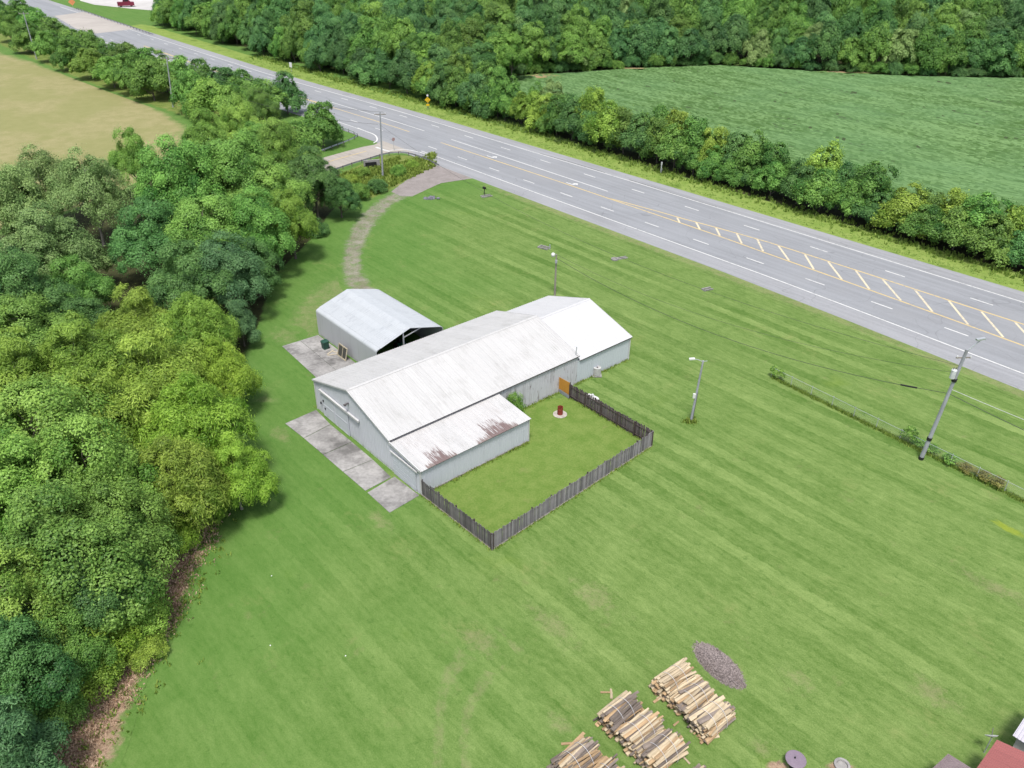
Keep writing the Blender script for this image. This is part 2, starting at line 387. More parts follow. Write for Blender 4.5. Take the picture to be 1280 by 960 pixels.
FP = [(-240, 16.9), (-170, 16.4), (-133, 17.1), (-90, 18.1), (-47, 18.8), (-28, 19.2), (20, 19.8)]
YL = [(-142, 3.85), (-105, 4.35), (-69, 4.25), (-60, 3.85), (-48, 3.5), (-33, 2.98), (-23, 2.45), (20, .8)]
YU = [(-93, 4.5), (-84, 5.7), (-79, 6.1), (-71, 7.2), (-63, 8.0), (-48, 8.35), (-30, 8.5), (20, 9.5)]
mb = MB(); strip(mb, [RP(s, interp(NW, s)-.25) for s in ss], [RP(s, interp(FW, s)+.25) for s in ss], .030); S(mb.build('road', M['asphalt']))
mb = MB(); strip(mb, [RP(s, interp(NP, s)) for s in ss], [RP(s, interp(NW, s)-.25) for s in ss], .030); S(mb.build('road_shoulder', M['shoulder']))
mb = MB(); strip(mb, [RP(s, interp(FW, s)+.25) for s in ss], [RP(s, interp(FP, s)) for s in ss], .030); S(mb.build('road_shoulder', M['shoulder']))
# verges of longer grass
S(ribbon('verge', [(*RP(s, interp(FP, s)+2.9)[:2], 3.8) for s in range(-350, 60, 14)], M['verge'], .026, n=2))
S(ribbon('verge', [(*RP(s, interp(NP, s)-.7)[:2], 1.5) for s in range(-118, 60, 8)], M['dry_grass'], .026, n=2))
# painted lines, each its own piece
marks = []
def mark(name, f0, f1, s0, s1, mat, step=5, z=.036, parent=None):
    m = MB(); n = max(2, int(abs(s1-s0)/step)+1); L = [s0+(s1-s0)*i/(n-1) for i in range(n)]
    strip(m, [RP(s, f0(s)) for s in L], [RP(s, f1(s)) for s in L], z); return S(m.build(name, mat))
def line(tab, s0, s1, w, mat, name): return mark(name, lambda s: interp(tab, s)-w/2, lambda s: interp(tab, s)+w/2, s0, s1, mat)
line(NW, -139, 60, .22, M['white_paint'], 'edge_line'); line(NW, -360, -157, .22, M['white_paint'], 'edge_line')
line(FW, -420, 60, .22, M['white_paint'], 'edge_line')
line(YL, -141.5, 60, .28, M['yellow_paint'], 'centre_line'); line(YU, -93, 60, .28, M['yellow_paint'], 'centre_line')
line([(0, 7.15)], -142, -96, .22, M['white_paint'], 'turn_lane_line')
line([(0, 3.9)], -300, -153, .26, M['yellow_paint'], 'centre_line'); line([(0, 6.95)], -190, -151.5, .22, M['white_paint'], 'turn_lane_line'); line([(0, 4.3)], -300, -190, .26, M['yellow_paint'], 'centre_line')
for k in range(-19, 22):
    s = -140.8+k*9.942
    if -153.5 < s < -146 or s < -330: continue
    mark('lane_dash', lambda s_: -.11+interp([(-40, 0), (20, -.8)], s_), lambda s_: .11+interp([(-40, 0), (20, -.8)], s_), s, s+3.0, M['white_paint'])
for k in range(-18, 18):
    s = -154.9+k*12.192; mark('lane_dash', lambda s_: 11.35, lambda s_: 11.57, s, s+3.0, M['white_paint'])
HAT = [((-79.0, 5.99), (-77.2, 4.06)), ((-75.5, 6.61), (-73.2, 4.2)), ((-71.8, 7.01), (-69.3, 4.3)), ((-68.1, 7.5), (-65.1, 4.2)), ((-64.5, 7.9), (-61.1, 4.0)), ((-60.8, 8.1), (-56.5, 3.84)), ((-56.2, 8.1), (-52.3, 3.72)), ((-52.4, 8.26), (-47.7, 3.5)), ((-48, 8.35), (-43.5, 3.4)), ((-43.9, 8.36), (-38.9, 3.25)), ((-39.2, 8.4), (-34.5, 3.1)), ((-34.5, 8.43), (-29.8, 2.9)), ((-30.2, 8.4), (-25.4, 2.7)), ((-26, 8.5), (-20.8, 2.4)), ((-21.6, 8.6), (-16.2, 2.2)), ((-17, 8.7), (-11.5, 2.1))]
hat_paint = mat_paint('hatch_paint', (.74, .64, .44))
for (a, b), (c, d) in HAT:
    m = MB(); A, B = RP(a, b-.17), RP(c, d+.17); nn = Vector((-(B-A).y, (B-A).x, 0)).normalized()*.15
    m.add([((A-nn).x, (A-nn).y, .0362), ((A+nn).x, (A+nn).y, .0362), ((B+nn).x, (B+nn).y, .0362), ((B-nn).x, (B-nn).y, .0362)], [(0, 1, 2, 3)]); S(m.build('hatch_mark', hat_paint))
def arrow(s, off, flip):
    # left-turn arrow painted flat in the turn lane
    pts = [(0, -.12), (1.9, -.12), (1.9, .5), (2.5, .5), (1.75, 1.25), (1.0, .5), (1.55, .5), (1.55, .14), (0, .14)]
    m = MB(); m.add([tuple(RP(s+(-p[0] if flip else p[0]), off+(-p[1] if flip else p[1])).to_2d())+(.0366,) for p in pts], [tuple(range(len(pts))), ]); return S(m.build('turn_arrow', M['white_paint']))
M['tar'] = simple('tar_seal', (.13, .13, .135), .8, .25, 1.5)
mark('tar_seam', lambda s: interp(FW, s)+.32+.12*math.sin(s*.21), lambda s: interp(FW, s)+.50+.16*math.sin(s*.21), -122, -104, M['tar'], 1.5)
mark('tar_seam', lambda s: interp(FW, s)+.34+.10*math.sin(s*.17), lambda s: interp(FW, s)+.50+.15*math.sin(s*.17), -98, -78, M['tar'], 1.5)
arrow(-104.5, 5.0, False); arrow(-127.5, 5.0, False)
# junction: side road, its apron and the curved edge lines
def flat(name, pts, z, mat): return S(MB().add([(p[0], p[1], z) for p in pts], [tuple(range(len(pts)))]).build(name, mat))
sr = [W(478, 176), W(468, 181), W(452, 184), W(430, 190), W(405, 197), W(370, 208), W(300, 225), W(300, 245), W(370, 228), W(412, 213), W(440, 205), W(470, 195.5), W(489, 190.5), W(505, 189), W(520, 192)]
flat('side_road', sr, .034, M['side_road'])
def polyline_mark(name, pts, w, mat, z=.040):
    q = catmull([tuple(p)[:2] for p in pts], 6); m = MB(); A, B = [], []
    for i, p in enumerate(q):
        d = (Vector(q[min(i+1, len(q)-1)])-Vector(q[max(i-1, 0)])).normalized(); A.append(Vector((p[0]-d.y*w/2, p[1]+d.x*w/2, 0))); B.append(Vector((p[0]+d.y*w/2, p[1]-d.x*w/2, 0)))
    strip(m, A, B, z)
    for i, f in enumerate(m.f): m.f[i] = f[::-1]
    return S(m.build(name, mat))
polyline_mark('edge_line', [W(447, 160), W(458, 164.5), W(467, 168), W(471, 172), W(471, 176), W(467, 179)], .3, M['white_paint'])
polyline_mark('stop_line', [W(470, 184), W(478, 187), W(487, 189.5)], .6, M['white_paint'])
polyline_mark('edge_line', [W(487, 188.5), W(497, 187), W(510, 187.5), W(522, 190), W(536, 193.5)], .3, M['white_paint'])
polyline_mark('centre_line', [W(458, 189), W(440, 194), W(420, 199.5), W(400, 206)], .25, M['yellow_paint'])
# driveway
S(patch('driveway', [(p.x, p.y) for p in (W(530, 205), W(548, 206.5), W(570, 214), W(592, 223), W(572, 226), W(552, 229), W(536, 236), W(515, 246), W(500, 246), W(488, 240), W(500, 231), W(516, 219))], mat_patch('drive_chip', (.24, .215, .20), (.33, .295, .285), -.05, .2, .6, .5, 1, .35), .0275, .25))
S(ribbon('driveway', [(W(x, y).x, W(x, y).y, w) for x, y, w in ((530, 226, 3.2), (512, 237, 2.9), (488, 250, 2.8), (467, 266, 2.8), (453, 285, 2.7), (444, 306, 2.4), (440, 326, 2.2), (442, 343, 2.3), (450, 357, 2.6), (462, 370, 2.3))], M['gravel'], .020))
S(ribbon('worn_track', [(W(x, y).x, W(x, y).y, w) for x, y, w in ((450, 345, 3.5), (420, 362, 4), (398, 378, 3.5), (385, 400, 3), (378, 425, 3))], M['dry_grass'], .012))
# dry patches, tyre marks, leaf litter along the trees
S(ribbon('worn_track', [(W(x, y).x, W(x, y).y, w) for x, y, w in ((640, 790, 1.6), (600, 806, 1.4), (572, 830, 1.0), (555, 862, .7), (550, 900, .6), (545, 985, .6))], M['tracks'], .011))
S(ribbon('worn_track', [(W(x, y).x, W(x, y).y, w) for x, y, w in ((655, 800, 1.2), (620, 830, .9), (590, 880, .7), (580, 920, .5), (585, 985, .5))], M['tracks'], .0116))
for i, (x, y, rx, ry) in enumerate(((690, 780, 4, 1.6), (600, 800, 3.5, 1.6), (745, 745, 4, 2), (1245, 735, 6, 1.5), (1000, 850, 2.0, 1.2), (950, 935, 1.6, 1.0), (700, 905, 1.5, 1.0), (475, 650, 3, 1.2), (350, 545, 3, 1.5), (1165, 865, 3, 2), (355, 420, 4, 2.5))):
    S(patch('dry_patch', blob(x, y, rx, ry, seed=i, rot=-.8), M['dry_grass'], .0125+.0006*i, .8))
S(patch('yellow_patch', blob(1262, 662, 2.6, .8, seed=3, rot=-.85), M['yellow_grass'], .012, .7))
S(ribbon('leaf_litter', [(W(x, y).x, W(x, y).y, w) for x, y, w in ((60, 1000, 3.4), (95, 940, 3.2), (122, 885, 2.8), (146, 850, 2.2), (176, 800, 2.0), (196, 765, 2.3), (208, 735, 2.0), (226, 690, 1.3), (246, 650, 1.5), (264, 610, 1.0))], M['litter'], .024))
for i, (x, y, rx, ry) in enumerate(((240, 660, 2, 1), (330, 500, 2.0, 1.2))):
    S(patch('bare_patch', blob(x, y, rx, ry, seed=20+i), M['litter'] if i == 0 else M['dry_grass'], .0235+.0005*i, .7))
# weedy corner beside the side road
S(patch('weed_ground', [(p.x, p.y) for p in (W(425, 216), W(450, 205), W(480, 193), W(500, 192), W(522, 195), W(545, 207), W(520, 221), W(495, 236), W(465, 250), W(440, 245))], M['weeds'], .024, .25))
# far junction at the top left: pale lot and red-brown pavement
flat('parking_lot', [W(118, 6), W(165, 11), W(225, 16), W(330, 14), W(330, -30), W(110, -30), W(100, 1)], .040, simple('lot_concrete', (.55, .53, .51), .9, .15, .05))
flat('turn_pavement', [W(68, 20), W(105, 15), W(150, 30), W(170, 36), W(120, 42), W(95, 36)], .044, simple('tan_pavement', (.42, .385, .35), .9, .12, .05))

# ------------------------------------------------------------------ the white metal building
BX, BY, BH = -20.575, 72.22, R_(41.2126)
BW, L1, L2, LW_, LL = 14.03, 24.66, 8.57, 4.83, 13.1
HE, HR, H2E, H2R, LHT, LHB = 3.667, 5.740, 3.053, 5.26, 3.30, 2.82
def BP(x, y, z=0):
    """building coordinates (x along it, y across to the yard) to the world"""
    return Vector((BX+x*math.cos(BH)+y*math.sin(BH), BY+x*math.sin(BH)-y*math.cos(BH), z))
def mat_roof(name, base, streak, rust=None, objvar=.03):
    m, T, out = newmat(name); tc = T('TexCoord'); P = tc.outputs['Object']; G = T('NewGeometry').outputs['Position']
    st = T.noise(T.scalevec(P, (7, .35, 1)), 1.0, 4, .65)           # streaks run down the slope (panel Y)
    oi = T('ObjectInfo')
    vadd = T('VectorMath', operation='ADD'); T.l.new(P, vadd.inputs[0])
    cx = T('CombineXYZ'); T.l.new(T.math('MULTIPLY', oi.outputs['Random'], 37.0), cx.inputs[0]); T.l.new(cx.outputs[0], vadd.inputs[1])
    st2 = T.noise(T.scalevec(vadd.outputs[0], (5, .5, 1)), 1.0, 4, .7)
    blot = T.noise(G, .5, 4, .6)
    f = T.math('MULTIPLY', T.ramp(T.math('ADD', T.math('MULTIPLY', st2, .6), T.math('MULTIPLY', blot, .4)), .47, .75), .8)
    c = T.mix(f, base, streak)
    seam = T('SeparateXYZ'); T.l.new(P, seam.inputs[0]); c = T.mix(T.math('MULTIPLY', T.ramp(seam.outputs[0], .0, .05, 1, 0), .35), c, streak)   # grime in the lap joint
    fine = T.ramp(T.noise(T.scalevec(vadd.outputs[0], (3, 6, 1)), 1.2, 4, .7), .58, .75); c = T.mix(T.math('MULTIPLY', fine, .25), c, streak)
    if rust:
        sp = T('SeparateXYZ'); T.l.new(P, sp.inputs[0])
        k = T.math('ADD', T.math('MULTIPLY', sp.outputs[1], -1.15/rust[1]), T.math('MULTIPLY', T.noise(G, 1.3, 4, .7), 1.0))
        rib = T.noise(T.scalevec(vadd.outputs[0], (9, .5, 1)), 1.5, 2, .5)
        k = T.math('ADD', k, T.math('MULTIPLY', T.math('SUBTRACT', rib, .5), 2.4))
        c = T.mix(T.math('MULTIPLY', T.ramp(k, -.25, .2), .85), c, rust[0])
    h = T('HueSaturation'); T.l.new(c, h.inputs['Color']); T.l.new(T.math('ADD', T.math('MULTIPLY', oi.outputs['Random'], 2*objvar), 1-objvar), h.inputs['Value'])
    finish(T, out, h.outputs[0], .55, spec=.35); return m
def mat_siding(name, base, dirt, amt=.5, rustamt=0.0):
    m, T, out = newmat(name); P = T('TexCoord').outputs['Object']
    sp = T('SeparateXYZ'); T.l.new(P, sp.inputs[0])
    run = T.noise(T.scalevec(P, (2.4, 2.4, .22)), 1.0, 5, .65)
    c = T.mix(T.math('MULTIPLY', T.ramp(run, .48, .75), amt), base, dirt)
    c = T.mix(T.math('MULTIPLY', T.ramp(sp.outputs[2], .45, .05), T.math('MULTIPLY', T.ramp(T.noise(P, 1.5, 3), .4, .7), .5)), c, (.28, .25, .2))   # mud splash, blotchy
    if rustamt:
        r = T.noise(T.scalevec(P, (3.2, 3.2, .55)), 1.0, 5, .7)
        c = T.mix(T.math('MULTIPLY', T.ramp(r, .55, .66), rustamt), c, (.16, .13, .12))
    finish(T, out, c, .6, spec=.3); return m
M['roof_white'] = mat_roof('roof_white', (.56, .555, .55), (.38, .37, .355))
M['roof_new'] = mat_roof('roof_new', (.60, .60, .61), (.53, .53, .54), objvar=.015)
M['roof_rusty'] = mat_roof('roof_rusty', (.57, .56, .555), (.40, .375, .36), rust=((.14, .075, .068), 3.2))
M['roof_rust_small'] = mat_roof('roof_rust_small', (.57, .56, .555), (.40, .375, .36), rust=((.19, .13, .115), .95))
M['siding'] = mat_siding('siding', (.63, .65, .71), (.50, .515, .565), .5)
M['siding_stained'] = mat_siding('siding_stained', (.61, .61, .65), (.41, .395, .415), .9, .75)
M['siding_new'] = mat_siding('siding_new', (.60, .64, .69), (.53, .565, .61), .5)
M['trim_white'] = simple('trim_white', (.60, .60, .605), .5, .06)
M['dark_trim_eave_shade'] = simple('dark_trim_eave_shade', (.13, .12, .125), .7, .2)
M['concrete'] = simple('concrete', (.335, .325, .315), .95, .3, .45, objvar=.08, dirt=((.15, .145, .14), .46))
M['black'] = simple('black', (.02, .02, .022), .6)

barn = thing('barn', 'long white metal barn with pitched roof, lean-to and lower far wing beside fenced yard', 'barn', (BX, BY, 0), BH)
# local frame: x along the barn, y = -across
def ribbed_panel(w, S_, nrib, hr=.032, mat=None, name='roof_panel', lap=.0):
    """metal sheet: w wide, S_ up the slope, trapezoid ribs, with a turned-down lower edge"""
    xs = [0.0]; zs = [0.0]; p = w/nrib
    for i in range(nrib):
        c0 = p*(i+.5); xs += [c0-.045, c0-.02, c0+.02, c0+.045]; zs += [0, hr, hr, 0]
    xs.append(w); zs.append(0); v = []; f = []; n = len(xs)
    for (y, dz) in ((0, -.012), (0, 0), (S_, 0)):
        v += [(x, y, z+dz) for x, z in zip(xs, zs)]
    for r in range(2):
        for i in range(n-1): f.append((r*n+i, r*n+i+1, (r+1)*n+i+1, (r+1)*n+i))
    return MB().add(v, f).mesh(name, mat)
def roof_slope(parent, x0, x1, y_eave, z_eave, y_top, z_top, mat, pw=.914, ribs=3, choose=None):
    """panels side by side from x0 to x1, rising from eave to top; y in across coordinates"""
    S_ = math.hypot(y_top-y_eave, z_top-z_eave); a = math.atan2(z_top-z_eave, abs(y_top-y_eave)); n = max(1, round((x1-x0)/pw)); w = (x1-x0)/n
    me = ribbed_panel(w-.004, S_, ribs, mat=mat)
    for i in range(n):
        mt = choose(i, n) if choose else None
        if y_eave > y_top: put('roof_panel', me, parent, (x0+i*w, -y_eave, z_eave), (a, 0, 0), mat=mt)
        else: put('roof_panel', me, parent, (x0+(i+1)*w, -y_eave, z_eave), (a, 0, math.pi), mat=mt)
def slab_tri(mb, pts, th):
    """thin closed plate from a planar polygon (across coords), thickness th downwards"""
    n = len(pts); v = [(p[0], -p[1], p[2]) for p in pts]+[(p[0], -p[1], p[2]-th) for p in pts]
    mb.add(v, [tuple(range(n)), tuple(range(n, 2*n))[::-1]]+[(i, (i+1) % n, n+(i+1) % n, n+i) for i in range(n)])
OV = .14
sl = (HR-HE)/(BW/2)
def gable_roof(name, x0, x1, he, hr, mat, ovx0, ovx1, **k):
    s_ = (hr-he)/(BW/2); ze = he-s_*OV
    mb = MB()
    for ye in (-OV, BW+OV):
        slab_tri(mb, [(x0-ovx0, ye, ze), (x1+ovx1, ye, ze), (x1+ovx1, BW/2, hr), (x0-ovx0, BW/2, hr)][::(1 if ye > 0 else -1)], .15)
    r = mb.build(name, M['dark_trim_eave_shade'], barn)  # thick dark deck edge paints the shadow line under the eaves
    for ye in (-OV-.03, BW+OV+.03): roof_slope(r, x0-ovx0-.02, x1+ovx1+.02, ye, ze+.012-s_*.03, BW/2, hr+.012, mat, **k)
    cap = MB()
    for sg in (-1, 1):
        cap.add([(x0-ovx0-.03, -BW/2, hr+.062), (x1+ovx1+.03, -BW/2, hr+.062), (x1+ovx1+.03, -BW/2+sg*.2, hr+.056-.2*s_), (x0-ovx0-.03, -BW/2+sg*.2, hr+.056-.2*s_)], [(0, 1, 2, 3) if sg > 0 else (3, 2, 1, 0)])
    cap.build('ridge_cap', mat, r)
    # rake trim at the two gable ends
    for xe, xd in ((x0-ovx0-.035, -1), (x1+ovx1+.035, 1)):
        for ye in (-OV, BW+OV):
            m = MB(); m.beam((xe, -ye, ze-.04), (xe, -BW/2, hr-.04), .03, .17); m.build('rake_trim', M['trim_white'], r)
    return r
main_roof = gable_roof('main_roof', 0, L1, HE, HR, M['roof_white'], .15, .12)
wing_roof = gable_roof('wing_roof', L1+.3, L1+L2, H2E, H2R, M['roof_new'], 0, .18)
def ribbed_wall(name, p0, p1, z0, top, mat, parent, pitch=.305, rib=.022):
    """siding between plan points p0->p1 (across coords); outward side is on the right of p0->p1; top(t) gives the upper edge"""
    a = Vector((p0[0], -p0[1], 0)); b = Vector((p1[0], -p1[1], 0)); d = b-a; Ln = d.length; d.normalize(); nrm = Vector((d.y, -d.x, 0))
    ts = [0.0]; offs = [0.0]; n = max(1, int(Ln/pitch))
    for i in range(n):
        c = (i+.5)*Ln/n; ts += [c-.05, c-.025, c+.025, c+.05]; offs += [0, rib, rib, 0]
    ts.append(Ln); offs.append(0); mb = MB(); v = []; f = []; m = len(ts)
    for k in range(2):
        for t, o in zip(ts, offs):
            q = a+d*t+nrm*o; v.append((q.x, q.y, z0 if k == 0 else top(t/Ln)))
    for i in range(m-1): f.append((i, i+1, m+i+1, m+i))
    # inner skin closes the sheet
    for k in range(2):
        for t in (0, Ln/2, Ln):
            q = a+d*t-nrm*.06; v.append((q.x, q.y, z0 if k == 0 else top(t/Ln)))
    f += [(2*m+1, 2*m, 2*m+3, 2*m+4), (2*m+2, 2*m+1, 2*m+4, 2*m+5)]
    mb.add(v, f); return mb.build(name, mat, parent)
gab = lambda he, hr: (lambda t: he+(hr-he)*(1-abs(2*t-1))-.10)
fl = lambda h: (lambda t: h)
front = ribbed_wall('front_wall', (0, 0), (0, BW), .0, gab(HE, HR), M['siding'], barn)
ribbed_wall('side_wall', (L1, 0), (0, 0), 0, fl(HE-.1), M['siding'], barn)
sidew = ribbed_wall('yard_wall', (0, BW), (L1, BW), 0, fl(HE-.1), M['siding_stained'], barn); sidew['label'] = 'weathered yard-side wall with dark streaks'
ribbed_wall('end_wall', (L1, BW), (L1, 0), 0, gab(HE, HR), M['siding_new'], barn)
ribbed_wall('wing_wall', (L1, BW-.02), (L1+L2, BW-.02), 0, fl(H2E-.1), M['siding_new'], barn)
ribbed_wall('wing_end_wall', (L1+L2, BW-.02), (L1+L2, .02), 0, gab(H2E, H2R), M['siding_new'], barn)
ribbed_wall('wing_wall', (L1+L2, .02), (L1, .02), 0, fl(H2E-.1), M['siding_new'], barn)
for x, y, h in ((0, 0, HE-.1), (L1+L2, BW-.02, H2E-.1)):
    MB().box((x, -y, h/2), (.16, .16, h)).build('corner_trim', M['trim_white'], barn)
# lean-to on the yard side
lx0, lx1, ly = .0, LL, BW+LW_
lt = MB(); sl2 = (LHT-LHB)/LW_
slab_tri(lt, [(lx0-.1, ly+.15, LHB-.15*sl2), (lx1+.15, ly+.15, LHB-.15*sl2), (lx1+.15, BW+.08, LHT), (lx0-.1, BW+.08, LHT)], .08)
lroof = lt.build('lean_to_roof', M['dark_trim_eave_shade'], barn)
def lchoose(i, n):
    return {1: M['roof_rust_small'], 2: M['roof_rusty'], 3: M['roof_rusty'], 4: M['roof_rust_small'], 8: M['roof_rust_small'], 9: M['roof_rust_small'], 10: M['roof_rusty'], 11: M['roof_rusty'], 12: M['roof_rusty'], 13: M['roof_rust_small']}.get(i, M['roof_white'])
roof_slope(lroof, lx0-.1, lx1+.16, ly+.2, LHB-.2*sl2+.012, BW+.08, LHT+.012, M['roof_white'], pw=.85, choose=lchoose)
ribbed_wall('lean_to_wall', (lx0, ly), (lx1, ly), .14, fl(LHB-.1), M['siding'], barn)
ribbed_wall('lean_to_end_wall', (lx1, ly), (lx1, BW), .0, lambda t: LHB+(LHT-LHB)*t-.09, M['siding'], barn)
ribbed_wall('lean_to_front', (lx0, BW), (lx0, ly), 0, lambda t: LHT-(LHT-LHB)*t-.09, M['siding'], barn)
MB().box(((lx0+lx1)/2, -ly+.02, .07), (lx1-lx0, .14, .14)).build('sill', simple('sill', (.30, .275, .25), .9, .2), barn)
for x in (lx0, lx1): MB().box((x, -ly, LHB/2), (.13, .13, LHB-.16)).build('corner_trim', M['trim_white'], barn)
tr = MB(); tr.beam((-.14, -BW-.1, LHT+.10), (-.14, -ly-.15, LHB+.08), .10, .24); tr.build('gutter_board', M['trim_white'], lroof)
# sliding door and its track on the gable, overhead door on the lean-to
dt = MB(); dt.box((-.16, -5.0, 2.98), (.20, 7.6, .22)); dt.build('door_track', M['trim_white'], barn)
for y0, y1 in ((1.55, 3.9), (3.95, 6.6)):
    d = MB(); d.box((-.085, -(y0+y1)/2, 1.42), (.07, y1-y0, 2.8)); dd = d.build('sliding_door', M['siding_new'], barn)
    for yy in (y0+.06, y1-.06): MB().box((-.135, -yy, 1.42), (.03, .10, 2.78)).build('door_stile', M['siding'], dd)
    for zz in (.1, 1.45, 2.7): MB().box((-.13, -(y0+y1)/2, zz), (.025, y1-y0-.24, .09)).build('door_rail', M['siding'], dd)
od = MB().box((-.05, -(BW+LW_/2)+.1, 1.2), (.06, 3.7, 2.36)).build('overhead_door', M['siding'], barn)
for k in range(4): MB().box((-.095, -(BW+LW_/2)+.1, .32+k*.58), (.03, 3.6, .54)).build('door_section', M['siding_new'], od)
MB().box((-.14, -(BW+LW_/2)+.05, 2.5), (.12, 4.3, .14)).build('door_header', M['trim_white'], barn)
fx = MB(); fx.box((-.22, -6.9, 4.12), (.42, .14, .12)); fx.box((-.42, -6.9, 4.06), (.2, .26, .16)); fx.build('floodlight', M['dark_trim_eave_shade'], barn)
for y, z in ((1.15, 1.35), (1.75, 1.9), (2.0, 1.05)): MB().box((-.14, -y, z), (.1, .16, .2)).build('vent', M['black'], barn)
MB().box((L1+L2+.06, -BW+.0, (H2E-.1)/2), (.10, .10, H2E-.2)).build('downspout', M['trim_white'], barn)

# concrete apron before the gable, slab by slab, and the pad by the metal shed
apron = tag(bpy.data.objects.new('concrete_apron', None), kind='structure'); COL.objects.link(apron)
def slab(name, px, z, parent, th=.05):
    w = [W(*p) for p in px]; return MB().prism([(p.x, p.y) for p in w], z, z+th).build(name, M['concrete'], parent)
Lf = [(356.5, 529.5), (380, 548), (404, 568.5), (429, 590), (457, 614)]; Rt = [(395, 512.5), (413, 531), (440, 553), (466, 575), (489, 597)]
for i in range(4): slab('slab', [(Lf[i][0]+.25, Lf[i][1]+.25), (Lf[i+1][0]-.25, Lf[i+1][1]-.25), (Rt[i+1][0]-.25, Rt[i+1][1]-.25), (Rt[i][0]+.25, Rt[i][1]+.25)][::1], .004*(i % 2), apron)
slab('slab', [(459.5, 616), (487, 641), (524, 619.5), (493, 596)], -.01, apron)
pad = tag(bpy.data.objects.new('concrete_pad', None), kind='structure'); COL.objects.link(pad)
PA, PB, PC, PD = (352.5, 433), (398, 419), (449, 457), (396, 473)
def bil(u, v): return tuple((1-u)*(1-v)*a+u*(1-v)*b+u*v*c+(1-u)*v*d for a, b, c, d in zip(PA, PB, PC, PD))
for i in range(3):
    for j in range(2): slab('slab', [bil((j+.008)/2, (i+.008)/3), bil((j+.008)/2, (i+.992)/3), bil((j+.992)/2, (i+.992)/3), bil((j+.992)/2, (i+.008)/3)], .003*((i+j) % 2), pad)

# ------------------------------------------------------------------ grey metal shed with rounded eaves, open gable towards the barn
CP0 = W(397, 422.5); CH, CRH = 3.55, 4.75
P_near = W(470.3, 438.5, CH-.15); P_far = W(394.5, 387, CH-.15); P_fr = W(475, 361.5, CH-.15)
cdir = (P_near-P_far); CL = cdir.to_2d().length; cang = math.atan2(cdir.y, cdir.x)
ey = Vector((-math.sin(cang), math.cos(cang), 0)); CWd = (P_fr-P_far).dot(ey)
M['shed_roof'] = mat_roof('shed_roof', (.50, .525, .55), (.33, .355, .385), objvar=.05); M['shed_wall'] = mat_siding('shed_wall', (.52, .53, .56), (.43, .435, .455), .6)
M['shed_inside'] = simple('shed_inside', (.22, .23, .26), .6)
M['frame_steel'] = simple('frame_steel', (.62, .64, .66), .4, .1, metal=.3)
shed = thing('metal_shed', 'grey ribbed metal shed with rounded eaves and open gable behind the white barn', 'shed', (P_far.x, P_far.y, 0), cang)
# section: wall, rounded eave, roof, ridge, mirrored. Runs along local x, across local y from 0 to CWd
def shed_section():
    pts = [(0, 0), (0, CH-.45)]
    for k in range(1, 6):
        t = k/6*math.radians(70); pts.append((.35*(1-math.cos(t)), CH-.45+.35*math.sin(t)))
    pts.append((.5, CH-.02)); pts.append((CWd/2, CRH)); return pts
sec = shed_section(); full = sec+[(CWd-y, z) for y, z in sec[-2::-1]]
nW = 2
def shed_sheet(name, idx0, idx1, mat, off=0.0, x0=0, x1=None):
    x1 = CL if x1 is None else x1; m = MB(); v = []
    for x in (x0, x1): v += [(x, y, z) for y, z in full[idx0:idx1+1]]
    n = idx1-idx0+1; m.add(v, [(i, i+1, n+i+1, n+i) for i in range(n-1)]); return m.build(name, mat, shed)
ia = 1; ib = len(sec)-1; ic = len(full)-2
for nm, a, b in (('wall', 0, ia), ('wall', ic, len(full)-1)): smooth(shed_sheet(nm, a, b, M['shed_wall']))
# roof sheets run lengthwise: one strip per sheet, each a piece
seg = 6
sr_ = smooth(shed_sheet('rounded_eave', ia, ib-1, M['shed_roof'])); smooth(shed_sheet('rounded_eave', ib+1, ic, M['shed_roof']))
for side in (0, 1):
    y0, z0 = sec[-2]; y1, z1 = sec[-1]
    for k in range(5):
        t0, t1 = k/5, (k+1)/5; m = MB(); prof = []
        for j in range(4):
            for q, hh in ((0, 0), (.10, .018), (.16, .018), (.26, 0)):
                t = t0+(t1-t0)*(j+q)/4; prof.append((y0+(y1-y0)*t, z0+(z1-z0)*t+hh))
        prof.append((y0+(y1-y0)*t1, z0+(z1-z0)*t1))
        if side: prof = [(CWd-y, z) for y, z in prof]
        n = len(prof); v = [(x, y, z+.01) for x in (-.05, CL+.12) for y, z in prof]
        m.add(v, [(i, i+1, n+i+1, n+i) for i in range(n-1)]); m.build('roof_sheet', M['shed_roof'], shed)
m = MB(); n = len(full); m.add([(0.02, y, z) for y, z in full], [tuple(range(n))]); m.build('end_wall', M['shed_wall'], shed)
# open near gable: frame and an upper header
for side in (0, 1):
    m = MB()
    for a, b in zip(sec, sec[1:]):
        ya, yb = (a[0], b[0]) if not side else (CWd-a[0], CWd-b[0]); m.beam((CL-.04, ya, a[1]-.05), (CL-.04, yb, b[1]-.05), .09, .09)
    m.build('end_frame', M['frame_steel'], shed)
m = MB(); m.beam((CL-.05, CWd*.40, 0), (CL-.05, CWd*.40, CRH-.35), .14, .1); m.build('centre_post', M['frame_steel'], shed)
m = MB(); m.beam((CL-.05, CWd*.40, CRH-1.0), (CL-.05, CWd*.68, CRH-.5), .09, .09); m.build('brace', M['frame_steel'], shed)
for xx in (1.5, 3.2, 5.0, 6.6):
    m = MB(); m.beam((min(xx, CL-.5), .12, 0), (min(xx, CL-.5), .12, CH-.3), .06, .06); m.build('stud', M['frame_steel'], shed)
